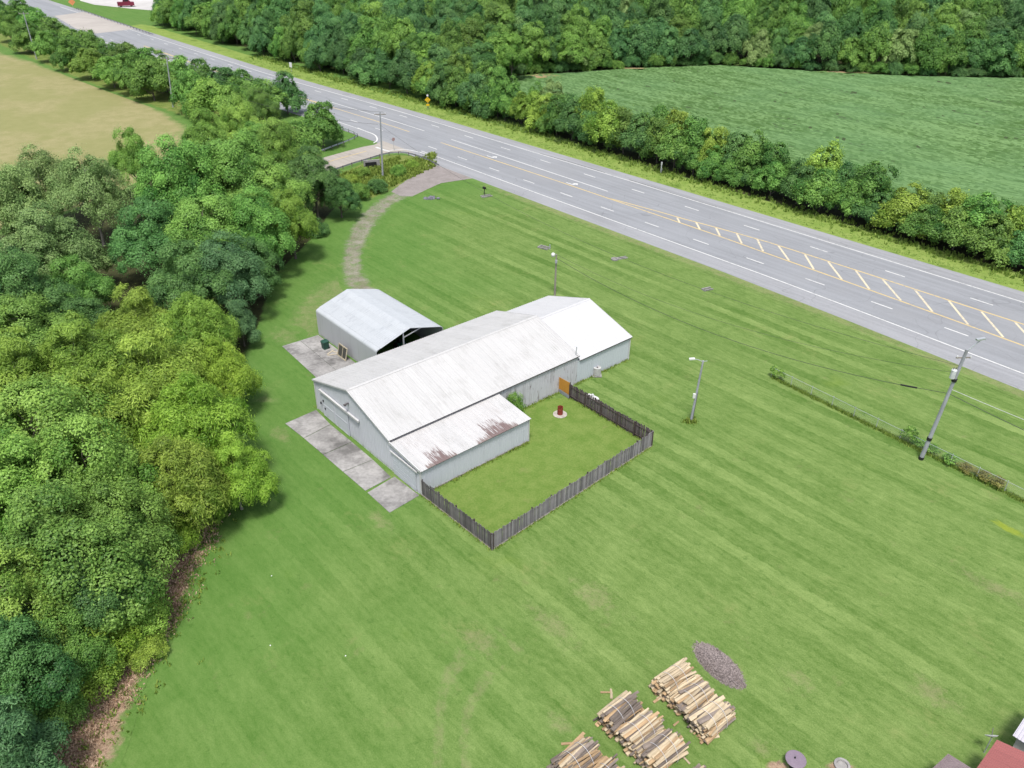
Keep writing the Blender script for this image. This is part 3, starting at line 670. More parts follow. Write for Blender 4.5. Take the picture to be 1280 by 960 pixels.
# green machine parked inside the open end
gm = thing('garden_tractor', 'dark green garden tractor parked in the open end of the metal shed', 'tractor', shed.matrix_basis @ Vector((CL-3.4, CWd*.62, 0)), cang)
M['green_paint'] = simple('green_paint', (.03, .16, .10), .4); M['rubber'] = simple('rubber', (.025, .025, .025), .8)
MB().box((.55, 0, .75), (1.1, .6, .45)).build('hood', M['green_paint'], gm); MB().box((-.55, 0, .7), (.9, .95, .3)).build('fender', M['green_paint'], gm); MB().box((-.6, 0, 1.05), (.45, .5, .5)).build('seat', M['black'], gm)
MB().tube([(-.1, 0, .9), (-.2, 0, 1.25)], .03).build('steering_column', M['black'], gm)
for x, r, w in ((.8, .28, .2), (-.65, .45, .3)):
    for sg in (-1, 1): MB().tube([(x, sg*.5-w/2, r), (x, sg*.5+w/2, r)], r, 14).build('wheel', M['rubber'], gm)

# wheelie bin and leaning timber frame on the pad
M['bin_green'] = simple('bin_green', (.025, .085, .06), .5); M['pale_wood'] = simple('pale_wood', (.52, .45, .33), .8, .2)
bp = W(407, 436); tb = thing('trash_bin', 'dark green wheeled trash bin against the grey metal shed wall', 'trash bin', (bp.x, bp.y, .05), cang)
m = MB(); m.add([(-.30, -.30, 0), (.30, -.30, 0), (.30, .30, 0), (-.30, .30, 0), (-.36, -.38, .98), (.36, -.38, .98), (.36, .38, .98), (-.36, .38, .98)], [(3, 2, 1, 0), (4, 5, 6, 7), (0, 1, 5, 4), (1, 2, 6, 5), (2, 3, 7, 6), (3, 0, 4, 7)]); m.build('body', M['bin_green'], tb)
m = MB(); m.add([(-.39, -.42, .98), (.39, -.42, .98), (.39, .42, .98), (-.39, .42, .98), (-.3, -.3, 1.09), (.3, -.3, 1.09), (.3, .34, 1.09), (-.3, .34, 1.09)], [(3, 2, 1, 0), (4, 5, 6, 7), (0, 1, 5, 4), (1, 2, 6, 5), (2, 3, 7, 6), (3, 0, 4, 7)]); m.build('lid', M['bin_green'], tb)
for sg in (-1, 1): MB().tube([(sg*.28-.04, .32, .12), (sg*.28+.04, .32, .12)], .12, 12).build('wheel', M['rubber'], tb)
fp = W(427, 448); wf_ = thing('timber_frame', 'pale timber screen frame leaning on the grey metal shed', 'frame', (fp.x, fp.y, .05), cang)
lean = Matrix.Rotation(R_(-14), 3, 'X')
for c, d in (((0, 0, .06), (1.9, .07, .12)), ((0, 0, 1.5), (1.9, .07, .12)), ((-.9, 0, .78), (.12, .07, 1.35)), ((.9, 0, .78), (.12, .07, 1.35)), ((.05, 0, .78), (.08, .05, 1.35))):
    MB().box(lean @ Vector(c), d, lean).build('rail', M['pale_wood'], wf_)
m = MB().box(lean @ Vector((0, .02, .78)), (1.72, .02, 1.34), lean); m.build('screen', simple('dark_mesh', (.07, .07, .06), .8), wf_)
for i, (x, y, r) in enumerate(((416, 444, .3), (420, 441, -.5), (413, 441, 1.1))):
    q = W(x, y); v = Vector((math.cos(r), math.sin(r), 0))*.6
    tag(MB().beam((q.x-v.x, q.y-v.y, .08), (q.x+v.x, q.y+v.y, .10), .14, .04).build('board', M['pale_wood']), ('short pale board on the pad by the timber frame', 'short pale board on the pad against shed wall', 'short pale board on the pad by the trash bin')[i], 'board')

# ------------------------------------------------------------------ board fence round the yard
rnd = random.Random(7)
yardpoly = [W(527, 617), W(615, 687.5), W(814.5, 557.5), W(697, 490)]
S(patch('yard_lawn', [(p.x, p.y) for p in (W(529, 616), W(615, 684), W(811, 557), W(712, 497), W(660, 500), W(560, 590))], M['yard'], .009, .06))
def mat_board(name, a, b, mossy):
    m, T, out = newmat(name); P = T('TexCoord').outputs['Object']; oi = T('ObjectInfo').outputs['Random']
    gr = T.noise(T.scalevec(P, (14, 14, .9)), 1.0, 4, .65)
    c = T.mix(T.ramp(gr, .3, .7), a, b)
    h = T('HueSaturation'); T.l.new(c, h.inputs['Color']); T.l.new(T.math('ADD', T.math('MULTIPLY', oi, .75), .62), h.inputs['Value'])
    T.l.new(T.math('ADD', T.math('MULTIPLY', T.math('FRACT', T.math('MULTIPLY', oi, 17.3)), .5), .75), h.inputs['Saturation'])
    low = T.ramp(T.noise(P, 1.4, 3), .5, .72)
    c = T.mix(T.math('MULTIPLY', low, .55), h.outputs[0], mossy); finish(T, out, c, .9, spec=.1); return m
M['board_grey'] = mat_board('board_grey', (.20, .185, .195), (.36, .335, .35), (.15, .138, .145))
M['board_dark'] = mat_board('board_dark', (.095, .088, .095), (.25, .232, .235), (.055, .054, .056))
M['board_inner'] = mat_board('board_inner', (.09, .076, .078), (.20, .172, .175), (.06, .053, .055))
M['post_wood'] = simple('post_wood', (.085, .065, .06), .9, .25)
M['plywood'] = simple('plywood', (.56, .27, .045), .75, .12, 1.2, dirt=((.30, .19, .07), .6))
fence = thing('board_fence', 'weathered grey board fence enclosing the yard on three sides of barn', 'fence', tuple(yardpoly[1])[:2]+(0,))
FO = fence.location
pick = []
for k, (h, cut) in enumerate(((1.80, .03), (1.77, .0), (1.84, .05), (1.74, .02), (1.80, -.03))):
    m = MB(); w = .074; m.prism([(-w, -.011), (w, -.011), (w, .011), (-w, .011)], .02, h)
    for i in (5, 6): m.v[i] = (m.v[i][0], m.v[i][1], m.v[i][2]-cut)
    pick.append(m.mesh('picket', M['board_grey']))
postm = MB().box((0, 0, .9), (.11, .11, 1.8)).mesh('post', M['post_wood'])
def fence_run(A, B, mat, out_sign, posts=True):
    d = (B-A).to_2d(); Ln = d.length; ang = math.atan2(d.y, d.x); d.normalize(); nrm = Vector((d.y, -d.x))*out_sign; n = int(Ln/.156)
    for i in range(n+1):
        t = i*Ln/n; q = A.to_2d()+d*t-FO.to_2d()
        j = nrm*rnd.uniform(-.006, .012)
        put('picket', pick[rnd.randrange(5)], fence, (q.x+j.x, q.y+j.y, rnd.uniform(-.05, .05)+.03*math.sin(t*.9)), (rnd.gauss(0, .012), rnd.gauss(0, .012), ang+rnd.gauss(0, .02)), (1, 1, 1+rnd.uniform(-.03, .02)), mat)
    np_ = max(2, round(Ln/2.45)+1)
    for i in range(np_):
        q = A.to_2d()+d*(Ln*i/(np_-1))-nrm*.11-FO.to_2d(); put('post', postm, fence, (q.x, q.y, 0), (0, 0, ang))
    for z in (.35, 1.45):
        a = A.to_2d()-nrm*.045-FO.to_2d(); b = B.to_2d()-nrm*.045-FO.to_2d(); MB().beam((a.x, a.y, z), (b.x, b.y, z), .045, .09).build('rail', M['post_wood'], fence)
fA, fB, fC, fD = W(527.5, 619), W(615.2, 687.5), W(814.6, 557.5), W(712.5, 497.5)
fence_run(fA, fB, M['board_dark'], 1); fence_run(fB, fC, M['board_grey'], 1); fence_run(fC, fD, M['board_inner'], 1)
# grey kick board along the foot of the long side
MB().beam((fA-FO)+Vector((-.02, -.03, .07)), (fB-FO)+Vector((-.02, -.03, .07)), .03, .13).build('kick_board', simple('kick_board', (.36, .33, .29), .9, .2), fence)
MB().beam((fB-FO)+Vector((.02, -.03, .06)), (fC-FO)+Vector((.02, -.03, .06)), .03, .12).build('kick_board', simple('kick_board_pale', (.42, .385, .34), .9, .2), fence)
pl0, pl1 = W(695.5, 488.5), W(711.5, 497.5)
ply = MB().beam((pl0.x, pl0.y, .98), (pl1.x, pl1.y, .98), .03, 1.9).build('plywood_panel', M['plywood'], None); tag(ply, 'orange plywood sheet closing the fence gap against the barn wall', 'panel')
for q in (pl0, pl1): MB().box((q.x+.03, q.y-.03, 1.0), (.10, .10, 2.0)).build('post', M['post_wood'], ply)
MB().beam((pl0.x+.25, pl0.y-.34, .28), (pl1.x-.05, pl1.y-.24, .28), .02, .42).build('patch_board', simple('grey_board', (.30, .32, .36), .8, .2), ply)

# ------------------------------------------------------------------ things in and around the yard
q = W(700, 518); S(MB().lathe([(.75, 0), (.75, .05), (.70, .06)], 18, (q.x, q.y, 0)).build('ash_ring', simple('pale_ash', (.46, .42, .38), .95, .25)))
br = thing('burn_barrel', 'rusty red burn barrel on a pale base inside the fenced yard', 'barrel', (q.x, q.y, .05))
M['barrel_red'] = simple('barrel_red', (.26, .045, .028), .75, .35, 3, dirt=((.12, .05, .035), .55))
MB().lathe([(.28, 0), (.30, .01), (.285, .3), (.305, .32), (.285, .34), (.285, .6), (.305, .62), (.285, .64), (.285, .88), (.30, .9), (.27, .9), (.26, .25), (.01, .24)], 20).build('drum', M['barrel_red'], br)
MB().tube([(-.29, 0, .5), (-.31, 0, .5)], .05, 8).build('draft_hole', M['black'], br)
q = W(746, 469); ac = thing('air_conditioner', 'round pale grey air conditioner unit standing by barn wing wall', 'air conditioner', (q.x, q.y, 0))
M['ac_grey'] = simple('ac_grey', (.52, .52, .51), .6, .1)
MB().box((0, 0, .05), (1.05, 1.05, .1)).build('pad', M['concrete'], ac)
MB().lathe([(.40, .1), (.42, .14), (.42, .95), (.44, .97), (.44, 1.05), (.38, 1.08), (.30, 1.08), (.29, 1.02), (.01, 1.0)], 24).build('casing', M['ac_grey'], ac)
for k in range(24):
    a = 2*math.pi*k/24; MB().box((.428*math.cos(a), .428*math.sin(a), .55), (.02, .03, .72), Matrix.Rotation(a, 3, 'Z')).build('fin', M['ac_grey'], ac)
MB().lathe([(.10, 1.03), (.10, 1.10), (.02, 1.11)], 10).build('fan_hub', M['dark_trim_eave_shade'], ac)
q = W(738.5, 468.5); pipe = thing('meter_post', 'thin white pipe with dark meter box beside the round air conditioner', 'meter', (q.x, q.y, 0))
MB().tube([(0, .1, 0), (0, .1, 1.55)], .05).build('pipe', M['trim_white'], pipe); MB().box((-.1, -.05, .35), (.45, .3, .35)).build('box', M['black'], pipe)
q = W(740, 504); pt = thing('propane_tank', 'white horizontal propane tank behind the dark board fence', 'tank', (q.x, q.y, 0), R_(-40))
prof = [(-.85, .02), (-.83, .12), (-.76, .24), (-.65, .33), (-.5, .37), (.5, .37), (.65, .33), (.76, .24), (.83, .12), (.85, .02)]
smooth(MB().tube([(x, 0, .62) for x, r in prof], [r for x, r in prof], 18).build('shell', simple('tank_white', (.78, .78, .77), .4, .05), pt))
MB().lathe([(.14, .96), (.15, 1.10), (.10, 1.16), (.01, 1.18)], 14).build('dome', simple('tank_grey', (.66, .67, .68), .5), pt)
for x in (-.5, .5): MB().box((x, 0, .15), (.12, .5, .3)).build('foot', M['concrete'], pt)

# ------------------------------------------------------------------ poles and wires
M['pole_grey'] = simple('pole_grey', (.36, .375, .41), .85, .15, 1.2, dirt=((.27, .275, .29), .55)); M['pole_wood'] = simple('pole_wood', (.30, .27, .24), .9, .2, 1.5); M['galv'] = simple('galv', (.55, .58, .60), .45, .1, metal=.4); M['lamp_glass'] = simple('lamp_glass', (.75, .76, .74), .3); M['wire'] = simple('wire', (.06, .06, .06), .6); M['alu_wire'] = simple('alu_wire', (.55, .56, .57), .45)
def pole(name, label, base, top, r0, r1, mat, cat='pole', group=None):
    t = thing(name, label, cat, base, 0, group); d = top-Vector(base)
    MB().tube([(0, 0, 0), d*.5, d], [r0, (r0+r1)/2, r1], 10).build('pole', mat, t); return t, d
# big service pole on the right, leaning
b = W(1151, 574); tp = facing(b, 1209, 437); big, d = pole('utility_pole', 'tall leaning grey utility pole with transformer and lamp arm by chain-link fence', b, tp, .21, .14, M['pole_grey'])
arm_end = facing(b, 1227, 424.5)-b
MB().tube([d*.985, d*.985+(arm_end-d)*.5+Vector((0, 0, .1)), arm_end], [.06, .05, .05], 8).build('lamp_arm', M['galv'], big)
hd = MB().beam(arm_end-Vector((.45, 0, .02)), arm_end+Vector((.35, .1, .08)), .28, .16).build('lamp_head', M['galv'], big)
tz = d*.80+Vector((-.42, -.12, 0)); MB().lathe([(.20, -.5), (.24, -.46), (.24, .32), (.26, .36), (.2, .44), (.05, .47)], 16, tz).build('transformer', simple('transformer', (.62, .64, .66), .5), big)
for s_ in (-.1, .1): MB().lathe([(.03, .47), (.05, .52), (.03, .56), (.05, .6), (.02, .68)], 8, tz+Vector((s_, 0, 0))).build('bushing', M['dark_trim_eave_shade'], big)
for f_ in (.74, .20): p_ = d*f_; MB().tube([p_-d.normalized()*.16, p_+d.normalized()*.16], .235, 12).build('band', M['black'], big)
MB().tube([(0, 0, 0), d*.025], .24, 12).build('base_collar', M['black'], big)
MB().beam(d*.93+Vector((-.7, 0, 0)), d*.93+Vector((.7, .1, 0)), .09, .11).build('crossarm', M['pole_wood'], big)
for s_ in (-.6, .6): MB().lathe([(.03, 0), (.06, .05), (.03, .1), (.05, .16), (.01, .2)], 8, d*.93+Vector((s_, 0, .05))).build('insulator', M['lamp_glass'], big)
# yard-light pole on the lawn
b = W(863.5, 526.5); tp = facing(b, 879, 451); yl, d = pole('light_pole', 'grey wooden yard-light pole with side arm on the open lawn', b, tp, .13, .09, M['pole_grey'])
aend = facing(b, 866, 448.5)-b
MB().tube([d*.985, (d*.985+aend)/2+Vector((0, 0, .08)), aend], .035, 8).build('lamp_arm', M['galv'], yl)
MB().beam(aend-Vector((.35, 0, .03)), aend+Vector((.2, 0, .02)), .26, .14).build('lamp_head', M['lamp_glass'], yl)
MB().beam(d*.985+Vector((-.1, 0, 0)), d*.985+Vector((.45, .1, .05)), .05, .05).build('bracket', M['galv'], yl)
MB().box(d*.42+Vector((-.22, -.12, .15)), (.25, .2, .5)).build('meter_box', M['lamp_glass'], yl)
MB().tube([d*.02+Vector((.14, -.05, 0)), d*.5+Vector((.12, -.05, 0))], .025, 6).build('conduit', M['dark_trim_eave_shade'], yl)
# pole behind the barn with a round lamp
b = W(693.5, 369); tp = facing(b, 695.5, 318); bk, d = pole('light_pole', 'pale pole with globe lamp standing behind the barn roof ridge', b, tp, .15, .10, M['pole_wood'])
MB().tube([d, d+Vector((-.4, -.3, .2))], .04, 8).build('lamp_arm', M['galv'], bk)
smooth(MB().lathe([(.05, -.38), (.22, -.3), (.26, -.1), (.26, .06), (.14, .2), (.03, .24)], 14, d+Vector((-.45, -.35, .15))).build('lamp_globe', M['lamp_glass'], bk))
MB().box(d*.84+Vector((0, -.18, 0)), (.3, .22, .42)).build('box', M['pole_grey'], bk)
TOP_BK = b+d
# service mast against the barn
b = W(715.8, 480); tp = facing(b, 720.8, 434); sm, d = pole('service_mast', 'thin grey service mast rising above the barn eave', b, tp, .06, .05, M['galv'], 'mast')
MB().lathe([(.05, 0), (.09, .06), (.02, .12)], 8, d).build('weather_head', M['galv'], sm)
MB().beam(d*.78+Vector((-.18, 0, 0)), d*.78+Vector((.28, 0, 0)), .05, .05).build('bracket', M['dark_trim_eave_shade'], sm)
MB().box((0, -.1, 1.4), (.28, .18, .45)).build('meter_box', M['galv'], sm)
TOP_SM = b+d
# line poles along the side of the highway
def line_pole(pb, pt, label, arm):
    b = W(*pb); tp = facing(b, *pt); t, d = pole('utility_pole', label, b, tp, .19, .12, M['galv_pole'], 'pole', 'line poles beside the highway')
    MB().beam(d*.965-arm*.5, d*.965+arm*.5, .12, .14).build('crossarm', M['pole_wood'], t)
    for s_ in (-.45, 0, .45): MB().lathe([(.04, 0), (.07, .08), (.04, .14), (.06, .2), (.01, .26)], 8, d*.965+arm*s_+Vector((0, 0, .06))).build('insulator', M['lamp_glass'], t)
    return b+d
M['galv_pole'] = simple('galv_pole', (.36, .375, .40), .8, .15, 1.5)
T3 = line_pole((478.5, 222), (475, 140), 'tall grey utility pole with crossarm in the weedy corner by side road', Vector((2.0, .5, 0)))
T2 = line_pole((216.5, 134), (208, 71), 'grey utility pole with crossarm between tan field and hedgerow, nearer of two', Vector((2.6, .8, 0)))
T1 = line_pole((46, 74), (29, 15), 'pale leaning utility pole at the far end of tan field', Vector((2.6, .8, 0)))
def wire(label, a, b, sag, r=.022, mat='wire', name='power_line'):
    pts = [a.lerp(b, i/24)-Vector((0, 0, sag*4*(i/24)*(1-i/24))) for i in range(25)]
    return tag(MB().tube(pts, r, 5).build(name, M[mat]), label, 'wire')
bigb = W(1151, 574); bigd = facing(bigb, 1209, 437)-bigb
right = RT*45
wire('dark cable from leaning utility pole to the globe-lamp pole behind barn', bigb+bigd*.62, TOP_BK-Vector((0, 0, .5)), 2.6, .024)
wire('thin upper wire from leaning utility pole to globe-lamp pole behind barn', bigb+bigd*.80, TOP_BK, 2.2, .014)
wire('dark cable running right from the leaning utility pole out of frame', bigb+bigd*.62, bigb+bigd*.60+right, 1.1, .028)
wire('pale wire running right from the leaning utility pole out of frame', bigb+bigd*.66, bigb+bigd*.64+right+Vector((3, 2, 0)), .8, .024, 'alu_wire')
sp_ = bigb+bigd*.62; dv = (TOP_BK-Vector((0, 0, .5))-sp_)
cs = [sp_+dv*t_-Vector((0, 0, 2.6*4*t_*(1-t_))) for t_ in (.055, .068, .085)]
tag(MB().tube(cs, .085, 8).build('splice_case', M['black']), 'black splice case hanging on the cable left of the leaning pole', 'splice case')
wire('upper wire between tan-field pole and weedy-corner pole', T2+Vector((.8, 0, 0)), T3+Vector((.6, 0, 0)), 2.5, .02)
wire('lower wire between tan-field pole and weedy-corner pole', T2-Vector((.8, 0, 2.2)), T3-Vector((.6, 0, 2.2)), 2.5, .022)
wire('upper wire between the two poles along tan field', T1, T2, 2.0, .02); wire('lower wire between the two poles along tan field', T1-Vector((0, 0, 2.2)), T2-Vector((0, 0, 2.2)), 2.2, .024)
wire('wire leaving far tan-field pole towards left', T1, T1+Vector((-60, 50, 0)), 1.5, .024)
wire('long wire from weedy-corner pole to the leaning utility pole', T3-Vector((0, 0, 2.4)), bigb+bigd*.86, 4.5, .016)

# ------------------------------------------------------------------ chain-link fence on the right
ca, cb = W(964, 471), W(1330, 652)
cl = thing('chain_link_fence', 'low chain-link fence with pale posts crossing the lawn on the right', 'fence', tuple(ca))
dv = cb-ca; Ln = dv.length; dd = dv.normalized(); HF = 1.2
np_ = 13
for i in range(np_):
    p_ = dd*(Ln*i/(np_-1)); MB().tube([p_, p_+Vector((0, 0, HF+.06))], .034, 8).build('post', M['galv'], cl)
    MB().lathe([(.04, 0), (.04, .04), (.01, .08)], 8, p_+Vector((0, 0, HF+.06))).build('post_cap', M['galv'], cl)
MB().tube([Vector((0, 0, HF)), dd*Ln+Vector((0, 0, HF))], .018, 6).build('top_rail', M['galv'], cl)
m = MB(); st = .13; x = -HF
side = Vector((-dd.y, dd.x, 0))*.003
while x < Ln:
    for sg in (1, -1):
        x0, z0, x1, z1 = (x, 0, x+HF, HF) if sg > 0 else (x+HF, 0, x, HF)
        if x < 0 or x+HF > Ln: continue
        a, b = dd*x0+Vector((0, 0, z0)), dd*x1+Vector((0, 0, z1)); u = Vector((0, 0, .003))
        m.add([a-u+side*sg, b-u+side*sg, b+u+side*sg, a+u+side*sg], [(0, 1, 2, 3)])
    x += st
tag(m.build('wire_fabric', M['galv'], cl), kind='stuff')

# ------------------------------------------------------------------ signs, mailbox, guard rails, drains
M['sign_yellow'] = simple('sign_yellow', (.80, .52, .02), .5, .05); M['steel_post'] = simple('steel_post', (.45, .46, .46), .6)
M['sign_white'] = simple('sign_white', (.80, .80, .79), .5, .03)
sb = W(535, 137)
def sign_frame(b, label, nm, yaw): return thing(nm, label, 'sign', (b.x, b.y, 0), yaw)
sg_ = sign_frame(sb, 'yellow diamond warning sign with arrow loop beside the far verge', 'road_sign', R_(8))
MB().box((0, 0, 1.5), (.08, .06, 3.0)).build('post', M['steel_post'], sg_)
r_ = Matrix.Rotation(R_(45), 3, 'Y')
dm = MB().box((0, -.06, 2.35), (1.0, .02, 1.0), r_).build('diamond_panel', M['sign_yellow'], sg_)
MB().box((0, -.06, 1.15), (.8, .02, .45)).build('lower_panel', M['sign_yellow'], sg_)
MB().box((0, -.06, 3.4), (.42, .02, .42)).build('flag_plate', M['sign_white'], sg_); MB().box((0, -.03, 3.2), (.06, .04, .9)).build('post', M['steel_post'], sg_)
m = MB()      # dark symbol on the diamond: open loop of two arrows
for a0, a1 in ((20, 160), (200, 340)):
    L_ = [math.radians(a0+(a1-a0)*k/8) for k in range(9)]
    for t0, t1 in zip(L_, L_[1:]): m.beam((.22*math.cos(t0), -.076, 2.35+.33*math.sin(t0)), (.22*math.cos(t1), -.076, 2.35+.33*math.sin(t1)), .008, .09)
m.build('symbol', M['black'], dm)
b = W(364.5, 90); sw = sign_frame(b, 'small white rectangular road sign on the far verge', 'road_sign', R_(-35)); MB().box((0, 0, .9), (.09, .06, 1.8)).build('post', M['steel_post'], sw); MB().box((0, -.06, 2.0), (1.1, .03, 1.35)).build('panel', M['sign_white'], sw)
b = W(826, 216); mk = thing('utility_marker', 'white utility marker post before the hedge by bean field', 'post', (b.x, b.y, 0)); MB().tube([(0, 0, 0), (0, 0, 1.7)], .12, 10).build('post', M['sign_white'], mk); MB().lathe([(.18, 1.6), (.18, 2.05), (.1, 2.15)], 12).build('cap', M['sign_white'], mk); MB().box((.1, -.14, .7), (.16, .1, .5)).build('plate', M['steel_post'], mk)
b = W(492.5, 188); st_ = sign_frame(b, 'stop sign seen from behind at the side road mouth', 'road_sign', R_(35)); MB().box((0, 0, 1.2), (.06, .06, 2.4)).build('post', M['steel_post'], st_)
oct_ = [(.38*math.cos(R_(22.5+45*k)), .38*math.sin(R_(22.5+45*k))) for k in range(8)]; m = MB(); m.add([(x, -.04, 2.3+y) for x, y in oct_]+[(x, -.06, 2.3+y) for x, y in oct_], [tuple(range(8)), tuple(range(8, 16))[::-1]]+[(i, (i+1) % 8, 8+(i+1) % 8, 8+i) for i in range(8)]); m.build('panel', simple('sign_back', (.42, .28, .27), .5), st_)
b = W(605.5, 243.5); mbx = thing('mailbox', 'black mailbox on a post at the edge of lawn by highway', 'mailbox', (b.x, b.y, 0), R_(-47)); MB().box((0, 0, .55), (.1, .1, 1.1)).build('post', M['black'], mbx)
m = MB(); pr = [(-.1, 0), (.1, 0), (.1, .14)]+[(.1*math.cos(t_), .14+.1*math.sin(t_)) for t_ in (.5, 1.05, 1.57, 2.1, 2.6)]+[(-.1, .14)]; n = len(pr); m.add([(x, y*1.6, 1.1+z*1.6) for x in (-.32, .32) for y, z in pr], [tuple(range(n))[::-1], tuple(range(n, 2*n))]+[(i, (i+1) % n, n+(i+1) % n, n+i) for i in range(n)]); m.build('box', M['black'], mbx); MB().box((-.1, .19, 1.45), (.04, .02, .22)).build('flag', M['barrel_red'], mbx)
def guard_rail(label, pts, pale):
    g_ = thing('guard_rail', label, 'guard rail', tuple(pts[0])); o = pts[0]; q = [Vector(p) for p in catmull([tuple(p-o) for p in pts], 5)]
    for a, b in zip(q, q[1:]):
        d = (b-a).normalized(); nn = Vector((-d.y, d.x, 0)); m = MB(); prof = [(0, .42), (.06, .49), (.0, .565), (.06, .64), (0, .72)]
        v = [p+nn*y+Vector((0, 0, z)) for p in (a, b) for y, z in prof]; m.add(v, [(i, i+1, 6+i, 5+i) for i in range(4)]); m.build('rail', M['galv_rail'] if pale else M['rail_dark'], g_)
    acc = 0
    for a, b in zip(q, q[1:]):
        acc += (b-a).length
        if acc > 1.9: acc = 0; MB().box((a.x, a.y, .38), (.14, .14, .76)).build('post', M['rail_post'], g_)
M['galv_rail'] = simple('galv_rail', (.50, .54, .57), .5, .1, metal=.3); M['rail_dark'] = simple('rail_dark', (.30, .31, .33), .6, .2, metal=.2); M['rail_post'] = simple('rail_post', (.17, .15, .14), .9)
guard_rail('pale grey guard rail curving round the left side of side road mouth', [W(400, 192), W(408, 189), W(420, 184.5), W(432, 180), W(442, 175.5), W(447, 172), W(444, 169), W(436, 165.5), W(424, 161), W(410, 157)], True)
guard_rail('grey guard rail along the weedy corner between side road and driveway', [W(414, 217), W(440, 208), W(460, 202), W(478, 196.5), W(492, 194), W(508, 194.5), W(522, 198), W(534, 202.5), W(549, 210)], False)
# culvert mouth in the weedy corner; a solid black block paints its shaded inside
b = W(465.5, 210); cv = thing('culvert', 'dark culvert mouth in the weedy corner beside grey guard rail', 'culvert', (b.x, b.y, 0), R_(20)); MB().box((0, .35, .75), (3.2, .3, 1.5)).build('headwall', M['concrete'], cv); MB().box((-.2, .15, .6), (2.2, .14, 1.0)).build('mouth_shade', M['black'], cv)
def drain(px, py, label, dims, rot, extra=None):
    b = W(px, py); t = thing('drain_inlet', label, 'drain', (b.x, b.y, 0), rot); L_, w_, h_ = dims
    for c, d in (((0, w_/2, h_/2), (L_, .15, h_)), ((0, -w_/2, h_/2), (L_, .15, h_)), ((-L_/2+.07, 0, h_/2), (.15, w_-.16, h_))): MB().box(c, d).build('wall', M['concrete'], t)
    MB().box((.05, 0, .02), (L_-.2, w_-.16, .04)).build('floor', simple('drain_floor', (.16, .17, .13), .9), t)
    if extra == 'pipe': MB().tube([(L_/2+.1, .1, .0), (L_/2+.1, .1, .75)], .09, 10).build('pipe', M['galv'], t)
    if extra == 'ring': MB().lathe([(.55, 0), (.55, .2), (.4, .2), (.4, .05), (.01, .05)], 14, (-L_/2-.3, 0, 0)).build('ring', M['concrete'], t)
drain(680, 310, 'pale concrete drain inlet with pipe on lawn left of globe-lamp pole', (1.8, .9, .18), R_(-35), 'pipe')
drain(777, 323, 'concrete drain inlet with round ring on lawn midway to highway', (1.8, .5, .15), R_(25), 'ring')
drain(884, 362, 'small concrete drain inlet nearest the highway on the right', (1.5, .6, .18), R_(25))
drain(608, 245.5, 'concrete drain inlet near the mailbox and driveway', (2.0, .8, .18), R_(30))
b = W(540.5, 248.5); rk = thing('stone_pile', 'low pile of dark grey stones on lawn beside the driveway', 'stones', (b.x, b.y, 0))
rr = random.Random(3)
for k in range(16):
    a, r = rr.uniform(0, 6.28), rr.uniform(0, 1.0)**.6*1.2; s_ = rr.uniform(.18, .38); m = MB()
    prf = [(.3*s_, -.1), (s_, .1*s_), (.9*s_, .5*s_), (.45*s_, .75*s_)]; m.lathe([(p*rr.uniform(.85, 1.15), z) for p, z in prf], 7); m.build('stone', M['stone'] if 'stone' in M else M.setdefault('stone', simple('stone', (.17, .17, .20), .9, .3, 3, objvar=.3)), rk, loc=(r*math.cos(a)*1.3, r*math.sin(a)*.8, .02), rot=(rr.uniform(-.2, .2), rr.uniform(-.2, .2), a))

# ------------------------------------------------------------------ bundles of sawn slab wood
M['slab_fresh'] = simple('slab_fresh', (.54, .44, .30), .85, .22, 2.2, objvar=.22, dirt=((.40, .29, .17), .58)); M['slab_bark'] = simple('slab_bark', (.20, .165, .14), .95, .3, 3, objvar=.3); M['slab_tan'] = simple('slab_tan', (.42, .29, .165), .9, .25, 2.5, objvar=.25, dirt=((.22, .14, .085), .55)); M['strap'] = simple('strap', (.66, .66, .68), .4)
rb = random.Random(11); slabs = []
for k in range(10):
    # a slab: flat sawn face below, bark side rounded; slightly bowed, length 1
    w, h = rb.uniform(.075, .14), rb.uniform(.025, .055); m = MB(); n = 5; prof = [(-w, -h*.4), (-w*.75, h*.6), (0, h), (w*.75, h*.6), (w, -h*.4)]; bow = rb.uniform(-.03, .03); tw = rb.uniform(.7, 1.0)
    for i in range(4):
        t = i/3; off = bow*math.sin(t*math.pi); sc = 1+(tw-1)*t; m.v += [((t-.5), y*sc+off, z) for y, z in prof]
    for i in range(3):
        for j in range(5): m.f.append((i*5+j, i*5+(j+1) % 5, (i+1)*5+(j+1) % 5, (i+1)*5+j)[::-1])
    m.f += [(0, 1, 2, 3, 4), (19, 18, 17, 16, 15)][::1]
    slabs.append(m.mesh('slab', M['slab_fresh']))
